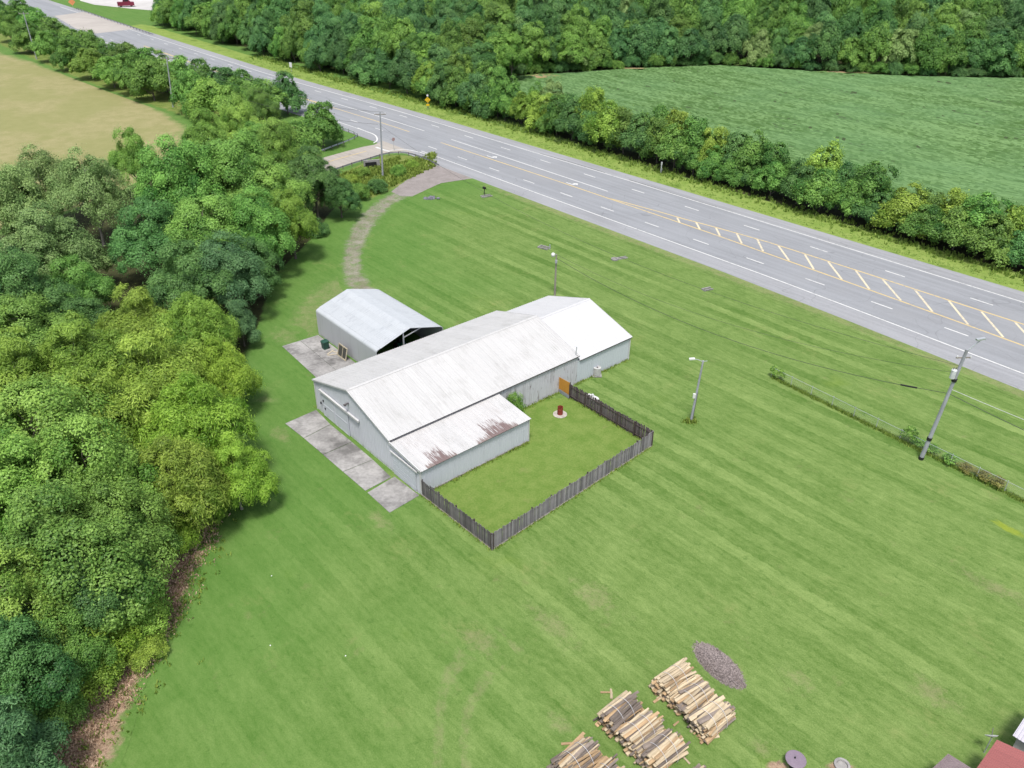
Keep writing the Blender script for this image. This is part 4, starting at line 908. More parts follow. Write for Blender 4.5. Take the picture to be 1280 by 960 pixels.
def bundle(px, py, ang, L_, wd, hh, label, seed, dark=.2):
    rr = random.Random(seed); c = W(px, py, .6); t = thing('wood_bundle', label, 'firewood', (c.x, c.y, 0), ang, 'strapped bundles of slab wood'); n = 0
    rows = int(hh/.115)
    for r in range(rows):
        z = .06+r*hh/rows; f = z/hh; half = wd/2*math.sqrt(max(.10, 1-(max(0, f-.35)/.72)**2))*(.86+.14*min(1, f*4))
        k = max(3, int(2*half/.19))
        for i in range(k):
            y = -half+.09+(2*half-.18)*i/max(1, k-1)+rr.gauss(0, .03); ln = L_*rr.uniform(.72, 1.06)
            u = rr.random(); top = r >= rows-2
            mt = M['slab_bark'] if u < dark else M['slab_tan'] if u < dark+(.2 if top else .42) else M['slab_fresh']
            # ends splay: flat fan on top
            put('slab', slabs[rr.randrange(10)], t, (rr.gauss(0, .08)*L_*.5, y, z+rr.gauss(0, .025)), (rr.gauss(0, .25)+(math.pi if rr.random() < .5 else 0), rr.gauss(0, .028), rr.gauss(0, .075)), (ln, rr.uniform(.7, 1.35), rr.uniform(1.0, 1.6)), mt); n += 1
    for x in (-L_*.16, L_*.17):
        q = []
        for k in range(15):
            a = math.pi*k/14; q.append((x, wd*.535*math.cos(a), .3+(hh-.13)*math.sin(a)))
        MB().tube([(x, wd*.5, .03)]+q+[(x, -wd*.5, .03)], .014, 5).build('strap', M['strap'], t)
A1 = math.atan2(2.24, 2.87)
bundle(842, 850, A1, 2.95, 1.72, 1.3, 'pale slab-wood bundle nearest the barn, topmost beside mulch mound', 1, .06)
bundle(866, 873, A1, 2.95, 1.75, 1.28, 'middle slab-wood bundle in the row beside mulch mound', 2, .22)
bundle(889, 897, A1-.02, 3.0, 1.85, 1.32, 'lowest slab-wood bundle in the row beside mulch mound', 3, .14)
bundle(775, 891, A1+.06, 2.9, 1.72, 1.28, 'grey-topped upper bundle of the middle slab-wood row', 4, .34)
bundle(800, 914, A1-.03, 3.0, 1.75, 1.32, 'pale middle bundle of the middle slab-wood row', 5, .12)
bundle(827, 939, A1, 2.95, 1.85, 1.3, 'lowest bundle of the middle slab-wood row, cut by picture edge', 6, .34)
bundle(722, 950, A1+.02, 3.0, 1.9, 1.3, 'grey barked slab-wood bundle at bottom edge, left of the other rows', 7, .62)
bundle(752, 975, A1+.02, 2.9, 1.7, 1.25, 'slab-wood bundle mostly below the picture edge in leftmost row', 8, .5)
bundle(866, 978, A1, 2.6, 1.2, .95, 'slab-wood bundle just below the picture edge, right of middle row', 9, .5)
# loose offcuts on the grass between the bundles
rr = random.Random(21)
for k, (x, y) in enumerate(((818, 862), (823, 874), (764, 868), (757, 866), (890, 922), (845, 905), (855, 948), (708, 930))):
    b = W(x, y); o = put('offcut', slabs[k], None, (b.x, b.y, .06), (rr.uniform(0, .3), 0, rr.uniform(0, 3)), (rr.uniform(.5, 1.1), .9, 1), M['slab_tan'] if k % 2 else M['slab_fresh']); 
    tag(o, ['short pale offcut below the topmost bundle', 'tan offcut on grass between the two slab-wood rows', 'pale offcut left of the grey-topped bundle', 'tan offcut at far left of the middle slab-wood row', 'pale offcut at right foot of the lowest mulch-side bundle', 'tan offcut on grass between lowest bundles of both rows', 'pale offcut by the bundle cut by picture edge', 'tan offcut left of the grey barked bundle'][k], 'offcut')
# mulch mound
mdA, mdB = W(872, 806), W(926, 858); c = (mdA+mdB)/2; d = mdB-mdA; La = d.length/2; an = math.atan2(d.y, d.x)
S(patch('mulch_bed', [(c.x+(La+.5)*math.cos(t_)*math.cos(an)-1.35*math.sin(t_)*math.sin(an), c.y+(La+.5)*math.cos(t_)*math.sin(an)+1.35*math.sin(t_)*math.cos(an)) for t_ in [2*math.pi*k/24 for k in range(24)]], M['mulch_bed'], .015, .3))
mm = thing('mulch_mound', 'long oval mound of grey-brown bark mulch beside the slab-wood bundles', 'mulch pile', (c.x, c.y, 0), an)
rr = random.Random(4); v = []; f = []; NR, NA = 7, 40
for i in range(NR+1):
    for k in range(NA):
        u = i/NR; t_ = 2*math.pi*k/NA; jit = 1+.10*math.sin(3*t_+1)+.07*math.sin(7*t_)+rr.uniform(-.07, .07); z = .42*(1-u*u)+rr.uniform(-.04, .04)*(u < 1) - (.03 if u == 1 else 0)
        v.append((La*u*math.cos(t_)*jit, 1.0*u*math.sin(t_)*jit, z))
for i in range(NR):
    for k in range(NA): f.append((i*NA+k, (i+1)*NA+k, (i+1)*NA+(k+1) % NA, i*NA+(k+1) % NA))
MB().add(v, f).build('mound', simple('mulch', (.165, .135, .125), .95, .6, 8, dirt=((.36, .27, .21), .6)), mm)
m = MB()
for k in range(2600):
    t_, u = rr.uniform(0, 6.283), math.sqrt(rr.random())*rr.choice((1, 1, 1, 1.12)); z = max(.03, .42*(1-u*u)+.03); L_ = rr.uniform(.05, .17); a = rr.uniform(0, 3.14); w_ = rr.uniform(.012, .035)
    x0, y0 = La*u*math.cos(t_), 1.0*u*math.sin(t_); ca_, sa_ = math.cos(a), math.sin(a); tz = rr.uniform(-.05, .05)
    m.add([(x0-L_*ca_-w_*sa_, y0-L_*sa_+w_*ca_, z-tz), (x0-L_*ca_+w_*sa_, y0-L_*sa_-w_*ca_, z-tz), (x0+L_*ca_+w_*sa_, y0+L_*sa_-w_*ca_, z+tz), (x0+L_*ca_-w_*sa_, y0+L_*sa_+w_*ca_, z+tz)], [(0, 1, 2, 3)])
tag(m.build('bark_chips', simple('bark_chips', (.25, .21, .20), .95, .7, 9), mm), kind='stuff')

# ------------------------------------------------------------------ bottom right corner: roofs, satellite post; round lid and slab at the bottom edge
M['red_roof'] = mat_roof('red_roof', (.36, .125, .118), (.30, .11, .11), objvar=.04); M['lav_roof'] = mat_roof('lav_roof', (.52, .50, .56), (.44, .42, .48), objvar=.03); M['grey_shed_roof'] = simple('grey_shed_roof', (.24, .19, .195), .85, .2, 1.5)
def simple_house(label, name, corner, d1, d2, len1, len2, hw, rise, roofmat, wallmat, panel=.8):
    """corner: nearest-to-lawn roof corner; d1, d2 unit plan vectors along the two eaves; mono-ridge along d1"""
    t = thing(name, label, 'shed', (corner.x, corner.y, 0), math.atan2(d1.y, d1.x)); s2 = 1 if (d1.x*d2.y-d1.y*d2.x) > 0 else -1
    i_ = .25
    m = MB(); m.add([(i_, s2*i_, 0), (len1-i_, s2*i_, 0), (len1-i_, s2*(len2-i_), 0), (i_, s2*(len2-i_), 0), (i_, s2*i_, hw-.05), (len1-i_, s2*i_, hw-.05), (len1-i_, s2*(len2-i_), hw-.05), (i_, s2*(len2-i_), hw-.05), (i_, s2*len2/2, hw+rise-.12), (len1-i_, s2*len2/2, hw+rise-.12)], [(0, 1, 5, 4), (1, 2, 6, 9, 5), (2, 3, 7, 6), (3, 0, 4, 8, 7)]); m.build('wall', wallmat, t)
    m = MB()
    for a, b in ((0, .5), (1, .5)):
        m.add([(0, s2*len2*a, hw-.02), (len1, s2*len2*a, hw-.02), (len1, s2*len2*b, hw+rise-.02), (0, s2*len2*b, hw+rise-.02)], [(0, 1, 2, 3)])
    rf = m.build('roof', roofmat, t)
    S_ = math.hypot(len2/2, rise); al = math.atan2(rise, len2/2); n = max(2, int(len1/panel)); w = len1/n; me = ribbed_panel(w-.004, S_+.04, 4, mat=roofmat)
    for i in range(n):
        for k in (0, 1):
            up = s2 if k == 0 else -s2; y0 = 0 if k == 0 else s2*len2
            if up > 0: put('roof_panel', me, rf, (i*w, y0-.03, hw), (al, 0, 0))
            else: put('roof_panel', me, rf, ((i+1)*w, y0+.03, hw), (al, 0, math.pi))
    return t
c1 = W(1247, 925, 3.0); e1 = (W(1222, 960, 3.0)-c1).normalized(); e2 = Vector((-e1.y, e1.x, 0)); e2 = e2 if e2.x > 0 else -e2
simple_house('red ribbed-metal roofed building at the bottom right corner', 'outbuilding', c1, e1, e2, 9, 8, 3.0, 1.1, M['red_roof'], simple('house_wall', (.5, .48, .45)))
c2 = W(1266, 919, 2.6); simple_house('pale lavender metal roof beyond the red roof at right edge', 'outbuilding', c2, e2, -e1, 8, 4, 2.6, .7, M['lav_roof'], simple('house_wall_pale', (.55, .54, .52)))
c3 = W(1186, 942.5, 2.3); e3 = (W(1165, 962, 2.3)-c3).normalized(); e4 = Vector((-e3.y, e3.x, 0)); e4 = e4 if e4.x > 0 else -e4
simple_house('small dull mauve-grey shed roof at bottom edge left of red roof', 'garden_shed', c3, e3, e4, 3.2, 3.0, 2.3, .3, M['grey_shed_roof'], simple('shed_boards', (.28, .25, .23)))
b = W(1230, 941); sat = thing('satellite_dish', 'small white satellite dish on a post beside the red roof', 'satellite dish', (b.x, b.y, 0)); MB().tube([(0, 0, 0), (0, 0, 1.5)], .04, 8).build('post', M['galv'], sat)
m = MB(); m.lathe([(.02, 0), (.2, .02), (.36, .09), (.40, .13)], 16); rot_ = Matrix.Rotation(R_(-50), 3, 'X'); m.v = [tuple(rot_ @ Vector(p_)+Vector((0, 0, 1.6))) for p_ in m.v]; m.build('dish', M['sign_white'], sat); MB().tube([(0, 0, 1.5), (.2, .45, 1.95)], .025, 6).build('feed_arm', M['dark_trim_eave_shade'], sat)
b = W(992, 958); td = thing('round_table', 'round mauve-grey patio table at the bottom edge', 'table', (b.x, b.y, 0)); MB().lathe([(.62, .70), (.65, .72), (.65, .76), (.62, .78), (.06, .79)], 28).build('table_top', simple('mauve_top', (.24, .19, .24), .5, .1), td); MB().tube([(0, 0, 0), (0, 0, .7)], .06, 8).build('pedestal', M['black'], td); MB().lathe([(.3, 0), (.3, .04), (.05, .08)], 16).build('foot', M['black'], td)
MB().tube([(-.05, .05, .78), (-.05, .05, .9)], .05, 10).build('umbrella_socket', M['black'], td)
S(patch('bare_patch', blob(972, 958, 1.1, .6, seed=70), M['litter'], .0255, .7)); S(patch('bare_patch', blob(1050, 960, 1.4, .7, seed=71), M['litter'], .0265, .7))
b = W(1052, 958); fp_ = tag(MB().lathe([(.45, 0), (.5, .12), (.5, .2), (.36, .2), (.33, .06), (.01, .05)], 18, (b.x, b.y, 0)).build('fire_ring', M['concrete']), 'low stone fire ring in bare earth at the bottom edge', 'fire ring')
for k, (x, y) in enumerate(((339.5, 720), (432, 820), (338, 807))):
    b = W(x, y); m = MB(); m.lathe([(.02, 0), (.055, .01), (.045, .035), (.015, .05)], 7, (b.x, b.y, .01)); tag(m.build('litter_scrap', M['sign_white']), 'tiny white scrap lying on the lawn, '+('uppermost', 'rightmost', 'lower left')[k]+' of three', 'litter')
# far junction: barrier, red truck
guard_rail('far roadside barrier beside the top-left junction', [W(96, 12), W(115, 18.5), W(135, 25.5), W(155, 32), W(175, 39), W(192, 45)], False)
b = W(158, 8.5); tk = thing('pickup_truck', 'dark red pickup truck parked on the far pale lot', 'truck', (b.x, b.y, 0), R_(25)); M['truck_red'] = simple('truck_red', (.22, .03, .06), .35)
m = MB(); m.prism([(-3.4, 0), (3.4, 0), (3.4, 1.3), (2.0, 1.45), (1.3, 2.5), (-.9, 2.5), (-1.1, 1.5), (-3.4, 1.5)], -1.2, 1.2); m.v = [(x, z, y+.55) for x, y, z in m.v]; m.build('body', M['truck_red'], tk)
m = MB().box((.2, 0, 2.55), (2.0, 2.42, .6)); m.build('window', simple('car_glass', (.03, .035, .04), .1), tk)
for x in (-2.1, 2.1):
    for sg in (-1, 1): MB().tube([(x, sg*1.0-.18, .5), (x, sg*1.0+.18, .5)], .5, 14).build('wheel', M['rubber'], tk)
b = W(92, 12); ws = sign_frame(b, 'orange roadwork sign at the far top-left junction', 'road_sign', R_(20)); MB().box((0, 0, 1.2), (.1, .1, 2.4)).build('post', M['steel_post'], ws); MB().box((0, -.08, 3.0), (2.0, .04, 2.0), Matrix.Rotation(R_(45), 3, 'Y')).build('panel', simple('sign_orange', (.75, .30, .12), .6), ws)

# ------------------------------------------------------------------ foliage
def mat_leaf(name, dark, light, hue=.012, val=.15, trans=.28):
    m, T, out = newmat(name); oi = T('ObjectInfo').outputs['Random']; tone = T('Attribute', attribute_name='tone').outputs['Fac']
    c = T.mix(tone, dark, light)
    h = T('HueSaturation'); T.l.new(c, h.inputs['Color'])
    T.l.new(T.math('ADD', T.math('MULTIPLY', oi, 2*hue), .5-hue), h.inputs['Hue'])
    T.l.new(T.math('ADD', T.math('MULTIPLY', T.math('FRACT', T.math('MULTIPLY', oi, 13.7)), 2*val), 1-val), h.inputs['Value'])
    c = h.outputs[0]
    b = T('BsdfPrincipled'); T.l.new(c, b.inputs['Base Color']); b.inputs['Roughness'].default_value = .5; b.inputs['Specular IOR Level'].default_value = .22
    t = T('BsdfTranslucent'); hs_ = T('HueSaturation'); T.l.new(c, hs_.inputs['Color']); hs_.inputs['Value'].default_value = 1.25; hs_.inputs['Hue'].default_value = .497; T.l.new(hs_.outputs[0], t.inputs['Color'])
    mx = T('MixShader'); mx.inputs[0].default_value = trans; T.l.new(b.outputs[0], mx.inputs[1]); T.l.new(t.outputs[0], mx.inputs[2]); T.l.new(mx.outputs[0], out.inputs[0]); return m
LEAF = {
 'mid': mat_leaf('leaf_mid', (.048, .138, .022), (.235, .420, .088)),
 'bright': mat_leaf('leaf_bright', (.075, .180, .024), (.290, .465, .092)),
 'dark': mat_leaf('leaf_dark', (.032, .098, .026), (.145, .290, .080)),
 'pale': mat_leaf('leaf_pale', (.085, .165, .042), (.290, .420, .150)),
 'blue': mat_leaf('leaf_blue', (.044, .115, .045), (.150, .285, .110)),
 'yellow': mat_leaf('leaf_yellow', (.100, .205, .015), (.370, .535, .078), .012, .08, .36),
 'far': mat_leaf('leaf_far', (.036, .112, .036), (.145, .295, .092), .014, .2),
 'hedge': mat_leaf('leaf_hedge', (.042, .122, .022), (.195, .345, .072), .014, .2),
 'vine': mat_leaf('leaf_vine', (.10, .10, .025), (.25, .25, .07)),
 'olive': mat_leaf('leaf_olive', (.085, .170, .018), (.320, .460, .078), .012, .12),
}
M['bark'] = simple('bark', (.16, .135, .115), .95, .35, 2.0); M['bark_pale'] = simple('bark_pale', (.30, .275, .25), .95, .25, 2.0)
def unit(a): return a/np.maximum(1e-9, np.linalg.norm(a, axis=-1, keepdims=True))
def crown(seed, R, H, base, nl, ncl, nlf, leaf, rc, aspect=.62, flat=.5, droop=0.0, fill=.2, cone=0.0, jit=.30, sep=.85, wildf=.09, name='crown', mat=None):
    """leaf-sized faces gathered in clumps on the outside of several lobes"""
    g = np.random.default_rng(seed); lob = []; ch = H-base
    for i in range(nl):
        if i == 0: p = np.array([0, 0, base+.74*ch]); r = R*.42
        else:
            a = i*2.39996+g.uniform(-.4, .4); f = math.sqrt((i-.3)/nl); zz = base+ch*(.72-.50*f*g.uniform(.55, 1.15)); q = R*f*.74*(1-cone*(zz-base)/ch)
            p = np.array([q*math.cos(a), q*math.sin(a), zz]); r = R*g.uniform(.24, .40)*(1-.6*cone*(zz-base)/ch)
        p[2] = min(p[2], H-r*.86); p[2] = max(p[2], base+r*.55); lob.append((p, r))
    stretch = [np.array([g.uniform(.8, 1.25), g.uniform(.8, 1.25), g.uniform(.75, 1.2)]) for _ in lob]
    C, N = [], []
    for i, (p, r) in enumerate(lob):
        d = unit(g.normal(size=(ncl*5, 3))); d[:, 2] = np.where(d[:, 2] < -.35, -d[:, 2], d[:, 2]); k = 0
        for dd_ in d:
            q = p+dd_*r*stretch[i]*g.uniform(.55, 1.22)
            if C and np.min(np.linalg.norm(np.array(C)-q, axis=1)) < rc*sep: continue
            if any(np.linalg.norm(q-p2) < r2*.62 for j, (p2, r2) in enumerate(lob) if j != i): continue
            C.append(q); N.append(unit(dd_+np.array([0, 0, .45]))); k += 1
            if k >= ncl: break
    C = np.array(C); N = np.array(N)
    nf = int(len(C)*fill)                                            # loose inner clumps
    if nf:
        ii = g.integers(0, nl, nf); C2 = np.array([lob[i][0] for i in ii])+g.normal(size=(nf, 3))*np.array([lob[i][1] for i in ii])[:, None]*.38
        C = np.vstack([C, C2]); N = np.vstack([N, unit(g.normal(size=(nf, 3))+[0, 0, .8])])
    nc = len(C); rcs = rc*g.uniform(.65, 1.3, nc); ct = np.clip(g.normal(.5, .22, nc), 0, 1)
    idx = np.repeat(np.arange(nc), nlf); n = len(idx); nn = N[idx]; rr_ = rcs[idx][:, None]
    t1 = unit(np.cross(nn, g.normal(size=(n, 3)))); cz = g.random((n, 1))**.8; rad = np.sqrt(1-cz**2)       # point on a cap around the clump's own axis
    dirk = t1*rad+nn*cz*(.55+.45*flat); off = dirk*rr_*g.normal(.95, .10, (n, 1))
    wild = (g.random((n, 1)) < wildf)*g.uniform(.1, .75, (n, 1)); off = off*(1+wild)
    off += g.normal(size=(n, 3))*rr_*.10; off[:, 2] -= droop*rad[:, 0]*rr_[:, 0]
    pos = C[idx]+off; pos[:, 2] = np.maximum(pos[:, 2], .06)
    ln = leaf*g.uniform(.65, 1.3, (n, 1)); nrm = unit(t1*rad*.9+nn*(cz+.25)+np.array([0, 0, .35])+g.normal(size=(n, 3))*jit); tan = unit(t1*(1.0 if aspect < .45 else .3)+g.normal(size=(n, 3))*.6+np.array([0, 0, -droop])); bi = unit(np.cross(nrm, tan)); tan = unit(np.cross(bi, nrm)); wd = ln*aspect
    v = np.stack([pos-tan*ln*.5, pos-bi*wd*.5+tan*ln*.06-nrm*wd*.16, pos+tan*ln*.5-nrm*ln*.1, pos+bi*wd*.5+tan*ln*.06-nrm*wd*.16], axis=1).reshape(-1, 3)
    f = np.arange(n*4).reshape(-1, 4); tone = np.clip(ct[idx]+g.normal(0, .20, n), 0, 1)
    return np_mesh(name, v, f, mat, tone), lob
def trunk_mesh(seed, H, base, lob, r0, name='trunk', mat=None, twigs=0):
    rr = random.Random(seed); m = MB(); top = Vector((rr.uniform(-.3, .3), rr.uniform(-.3, .3), H*.66)); fk = Vector((top.x*.4, top.y*.4, max(.6, base*.75)))
    m.tube([(0, 0, -.15), (0, 0, .25), fk*.6, fk, fk.lerp(top, .5)+Vector((rr.uniform(-.2, .2), rr.uniform(-.2, .2), 0)), top], [r0*1.45, r0*1.08, r0*.92, r0*.8, r0*.5, r0*.16], 9)
    for p, r in lob:
        p = Vector(p); st_ = fk.lerp(top, rr.uniform(0, .55)); md = st_.lerp(p, .5)+Vector((rr.uniform(-.3, .3), rr.uniform(-.3, .3), rr.uniform(.05, .5)))
        m.tube([st_, md, p], [r0*.42, r0*.27, r0*.10], 6)
        for k in range(3+twigs):
            d = Vector((rr.gauss(0, 1), rr.gauss(0, 1), rr.gauss(.5, .7))).normalized()*r*rr.uniform(.7, 1.02)
            s2 = md.lerp(p, rr.uniform(.2, 1)); m.tube([s2, s2+d*.55+Vector((0, 0, .1)), s2+d], [r0*.13, r0*.09, r0*.03], 4, False)
    return m.mesh(name, mat or M['bark'])
PROTO = {}
def proto(key, seed, R, H, base, r0, nl, ncl, nlf, leaf, rc, bark='bark', twigs=0, **k):
    me, lob = crown(seed, R, H, base, nl, ncl, nlf, leaf, rc, mat=LEAF['mid'], **k)
    PROTO[key] = (me, trunk_mesh(seed, H, base, lob, r0, mat=M[bark], twigs=twigs), R, H)
for i in range(4): proto('n%d' % i, 10+i, 6, 13, 1.4, .26, 12, 10, 640, .235, 1.15, fill=.02, jit=.34, sep=1.22, wildf=.12)
proto('p0', 17, 6, 13, 2.8, .24, 15, 10, 380, .22, 1.0, sep=1.2, bark='bark_pale', twigs=2, fill=.04, jit=.42, wildf=.15)
for i in range(2): proto('y%d' % i, 20+i, 6, 11, 1.2, .22, 17, 11, 430, .40, 1.05, aspect=.25, droop=.22, flat=.15, bark='bark_pale', twigs=3, fill=.06, jit=.42, wildf=.25, sep=1.1)
proto('c0', 27, 3.6, 9, .4, .16, 12, 24, 150, .22, .60, aspect=.35, cone=.75, sep=.5)
for i in range(2): proto('s%d' % i, 30+i, 3, 4, .2, .07, 12, 10, 170, .17, .58, fill=.12, jit=.45, wildf=.25, sep=1.0)
proto('q0', 35, .8, 2, .35, .025, 6, 6, 18, .17, .26, fill=.1, jit=.6, sep=.2)
proto('q1', 36, .8, 2, .25, .02, 7, 5, 16, .18, .25, fill=.1, jit=.6, sep=.2)
for i in range(5): proto('f%d' % i, 40+i, 6, 15, 1.8, .24, 13, 9, 290, .41, 1.3, sep=1.2, bark='bark_pale' if i == 2 else 'bark', jit=.36, fill=.03)
for i in range(5): proto('h%d' % i, 50+i, 4.6, 8.5, .2, .16, 13, 9, 280, .34, .98, sep=1.15, jit=.38, fill=.03, wildf=.14)
TREES = 0
def tree(key, pos, R, H, leafkind, label, cat='tree', name='tree', group=None, rz=None):
    global TREES; TREES += 1
    me, tm, R0, H0 = PROTO[key]; rr = random.Random(TREES*7+3)
    t = thing(name, label, cat, (pos[0], pos[1], 0), rr.uniform(0, 6.28) if rz is None else rz, group)
    sx = R/R0; sz = H/H0; sc = (sx*rr.uniform(.93, 1.07), sx*rr.uniform(.93, 1.07), sz)
    put('crown', me, t, scale=sc, mat=LEAF[leafkind]); put('trunk', tm, t, scale=sc); return t
DESC = {'mid': 'mid green', 'bright': 'bright green', 'dark': 'dark green', 'pale': 'pale grey-green', 'blue': 'dusky blue-green', 'yellow': 'yellow-green', 'olive': 'olive green', 'far': 'deep green', 'hedge': 'green'}
# grove on the left: crown centre in the photograph, radius, height, kind, where
GROVE = [
 (165, 190, 5.0, 13, 'bright', 'n0', 'rounded tree standing out against the tan field'),
 (50, 222, 7.0, 13, 'pale', 'p0', 'tree at the tan field edge, leftmost of its row'),
 (112, 238, 6.5, 14, 'pale', 'p0', 'open tree with visible pale limbs below the tan field'),
 (5, 250, 7.0, 13, 'pale', 'n1', 'tree cut by the left picture edge below tan field'),
 (258, 172, 5.6, 14, 'bright', 'n2', 'tall tree right behind the tan-field utility pole foot'),
 (298, 152, 6.0, 14, 'bright', 'n0', 'tree right of the tan-field pole, towards the highway'),
 (222, 225, 8.0, 16, 'mid', 'n1', 'broad tree in the middle of upper grove'),
 (290, 212, 7.5, 16, 'mid', 'n3', 'broad tree in the upper grove, right of centre'),
 (345, 185, 6.0, 12, 'bright', 'n1', 'tree near the side road at top of grove'),
 (335, 232, 6.5, 13, 'mid', 'n0', 'tree of the upper grove facing the weedy corner'),
 (392, 222, 5.5, 11, 'dark', 'n2', 'tree just left of the side road foot'),
 (424, 240, 4.0, 7, 'dark', 'n1', 'low tree nearest the driveway bend'),
 (362, 268, 5.0, 11, 'olive', 'n0', 'glowing tree on grove edge opposite driveway bend'),
 (322, 282, 6.0, 12, 'mid', 'n1', 'tree behind the glowing tree opposite driveway'),
 (255, 282, 7.0, 13, 'mid', 'n3', 'tree in grove centre above the shaded hollow'),
 (188, 285, 7.0, 13, 'dark', 'n0', 'tree beside the pale-limbed open tree'),
 (318, 328, 4.0, 8, 'dark', 'n2', 'low tree on grove edge above the metal shed'),
 (285, 338, 5.5, 11, 'blue', 'n1', 'tree on grove edge left of the metal shed'),
 (238, 345, 6.0, 11, 'dark', 'n0', 'shaded tree behind the yellow-green trees'),
 (55, 305, 7.0, 13, 'pale', 'n2', 'large tree at left under the pale-limbed tree'),
 (15, 352, 6.0, 12, 'dark', 'n1', 'tree at left edge level with shed roof'),
 (95, 350, 5.0, 10, 'mid', 'n0', 'small-crowned tree beside the bare gap in grove'),
 (298, 392, 3.0, 7, 'blue', 'c0', 'wispy tree at grove edge left of concrete pad'),
 (80, 392, 5.0, 9, 'dark', 'n2', 'understorey tree left behind yellow-green trees'),
 (25, 405, 6.0, 11, 'mid', 'n0', 'tree at left edge above the yellow-green trees'),
 (172, 400, 5.5, 10, 'olive', 'y0', 'feathery tree at top of yellow-green stand'),
 (240, 405, 5.0, 9.5, 'olive', 'y1', 'feathery tree at top right of yellow-green stand'),
 (95, 440, 6.0, 10.5, 'olive', 'y0', 'feathery tree at left of yellow-green stand'),
 (272, 460, 4.2, 8.5, 'yellow', 'y1', 'feathery tree reaching towards barn pad'),
 (190, 470, 6.5, 11, 'olive', 'y0', 'feathery tree in centre of yellow-green stand'),
 (245, 530, 5.6, 10, 'yellow', 'y1', 'feathery tree opposite the barn gable apron'),
 (292, 588, 3.4, 7, 'yellow', 'y0', 'small feathery tree leaning over lawn, lowest right of stand'),
 (215, 600, 5.0, 9, 'olive', 'y1', 'feathery tree at bottom of yellow-green stand'),
 (20, 465, 5.5, 10, 'olive', 'y0', 'feathery tree at left edge of yellow-green stand'),
 (120, 520, 6.0, 10.5, 'olive', 'y1', 'feathery tree between yellow-green stand and big green tree'),
 (50, 530, 7.0, 13, 'bright', 'n3', 'big billowing tree at left, tallest of lower grove'),
 (112, 600, 6.0, 12.5, 'bright', 'n1', 'billowing tree below the yellow-green stand'),
 (15, 620, 6.0, 12, 'bright', 'n2', 'billowing tree cut by left edge at mid height'),
 (135, 655, 5.0, 11, 'mid', 'n0', 'billowing tree facing lawn in lower grove'),
 (70, 680, 6.5, 12.5, 'mid', 'n2', 'broad billowing tree in centre of lower grove'),
 (10, 750, 5.0, 11, 'bright', 'n1', 'billowing tree cut by left edge in lower grove'),
 (100, 725, 4.2, 9, 'dark', 'n0', 'shaded tree above the yellow-green bush'),
 (20, 840, 4.6, 8.5, 'dark', 'n2', 'shaded tree left of the yellow-green bush'),
 (70, 795, 3.6, 7, 'mid', 'n0', 'small tree behind the yellow-green bush'),
 (12, 930, 4.0, 8.5, 'blue', 'c0', 'cedar-like tree in bottom left corner'),
 (400, 150, 5.5, 9, 'mid', 'h1', 'rounded tree at highway edge above side road'),
 (356, 112, 5.0, 9, 'dark', 'h0', 'rounded dark tree at highway edge, second above side road'),
 (372, 172, 5.0, 9, 'mid', 'h2', 'tree left of pale guard rail'),
 (325, 130, 5.0, 10, 'hedge', 'n0', 'tree at highway edge, third above side road'),
 (320, 185, 5.5, 11, 'mid', 'n2', 'tree inside grove behind guard rail tree'),
]
for x, y, R, H, kind, key, where in GROVE:
    p = W(x, y, H*.62); tree(key, p, R*.88, H*(1+.06*math.sin(x*1.7)), kind, DESC[kind]+' '+where, group='trees of the left grove')
SHRUB = [(160, 772, 2.5, 3.4, 'olive', 'bush at litter edge, uppermost'), (130, 800, 2.8, 3.8, 'yellow', 'bush bulging over leaf litter, largest'), (182, 812, 1.5, 1.5, 'olive', 'low bush spilling on lawn beside litter'), (95, 838, 2.5, 3.2, 'olive', 'bush left of the leaf litter'), (62, 880, 2.2, 3.0, 'mid', 'low bush left of lower leaf litter'), (40, 915, 1.8, 2.6, 'dark', 'low bush next to cedar-like tree'), (215, 668, 2.0, 3.2, 'yellow', 'drooping bush at lawn edge below yellow-green stand'), (262, 640, 1.4, 2.0, 'olive', 'low bush at lawn edge by brown bare patch'), (320, 345, 2.4, 3.2, 'dark', 'bush left of driveway foot'), (395, 285, 1.8, 2.4, 'dark', 'bush left of driveway middle'), (448, 240, 2.2, 2.8, 'mid', 'bush beside the driveway bend'), (471, 232, 2.0, 2.4, 'dark', 'bush at weedy-corner pole foot'), (440, 226, 1.8, 2.2, 'olive', 'bush in weedy corner behind guard rail, left'), (498, 213, 1.7, 1.8, 'bright', 'bush in weedy corner right of pole'), (452, 215, 1.5, 1.8, 'bright', 'bush in weedy corner left of culvert'), (515, 205, 1.4, 1.3, 'olive', 'bush in weedy corner nearest the driveway mouth'), (300, 400, 1.6, 2.0, 'blue', 'wispy bush by concrete pad corner')]
for i, (x, y, R, H, kind, where) in enumerate(SHRUB):
    p = W(x, y, H*.5); tree('s%d' % (i % 2), p, R, H, kind, DESC[kind]+' '+where, 'bush', 'bush')
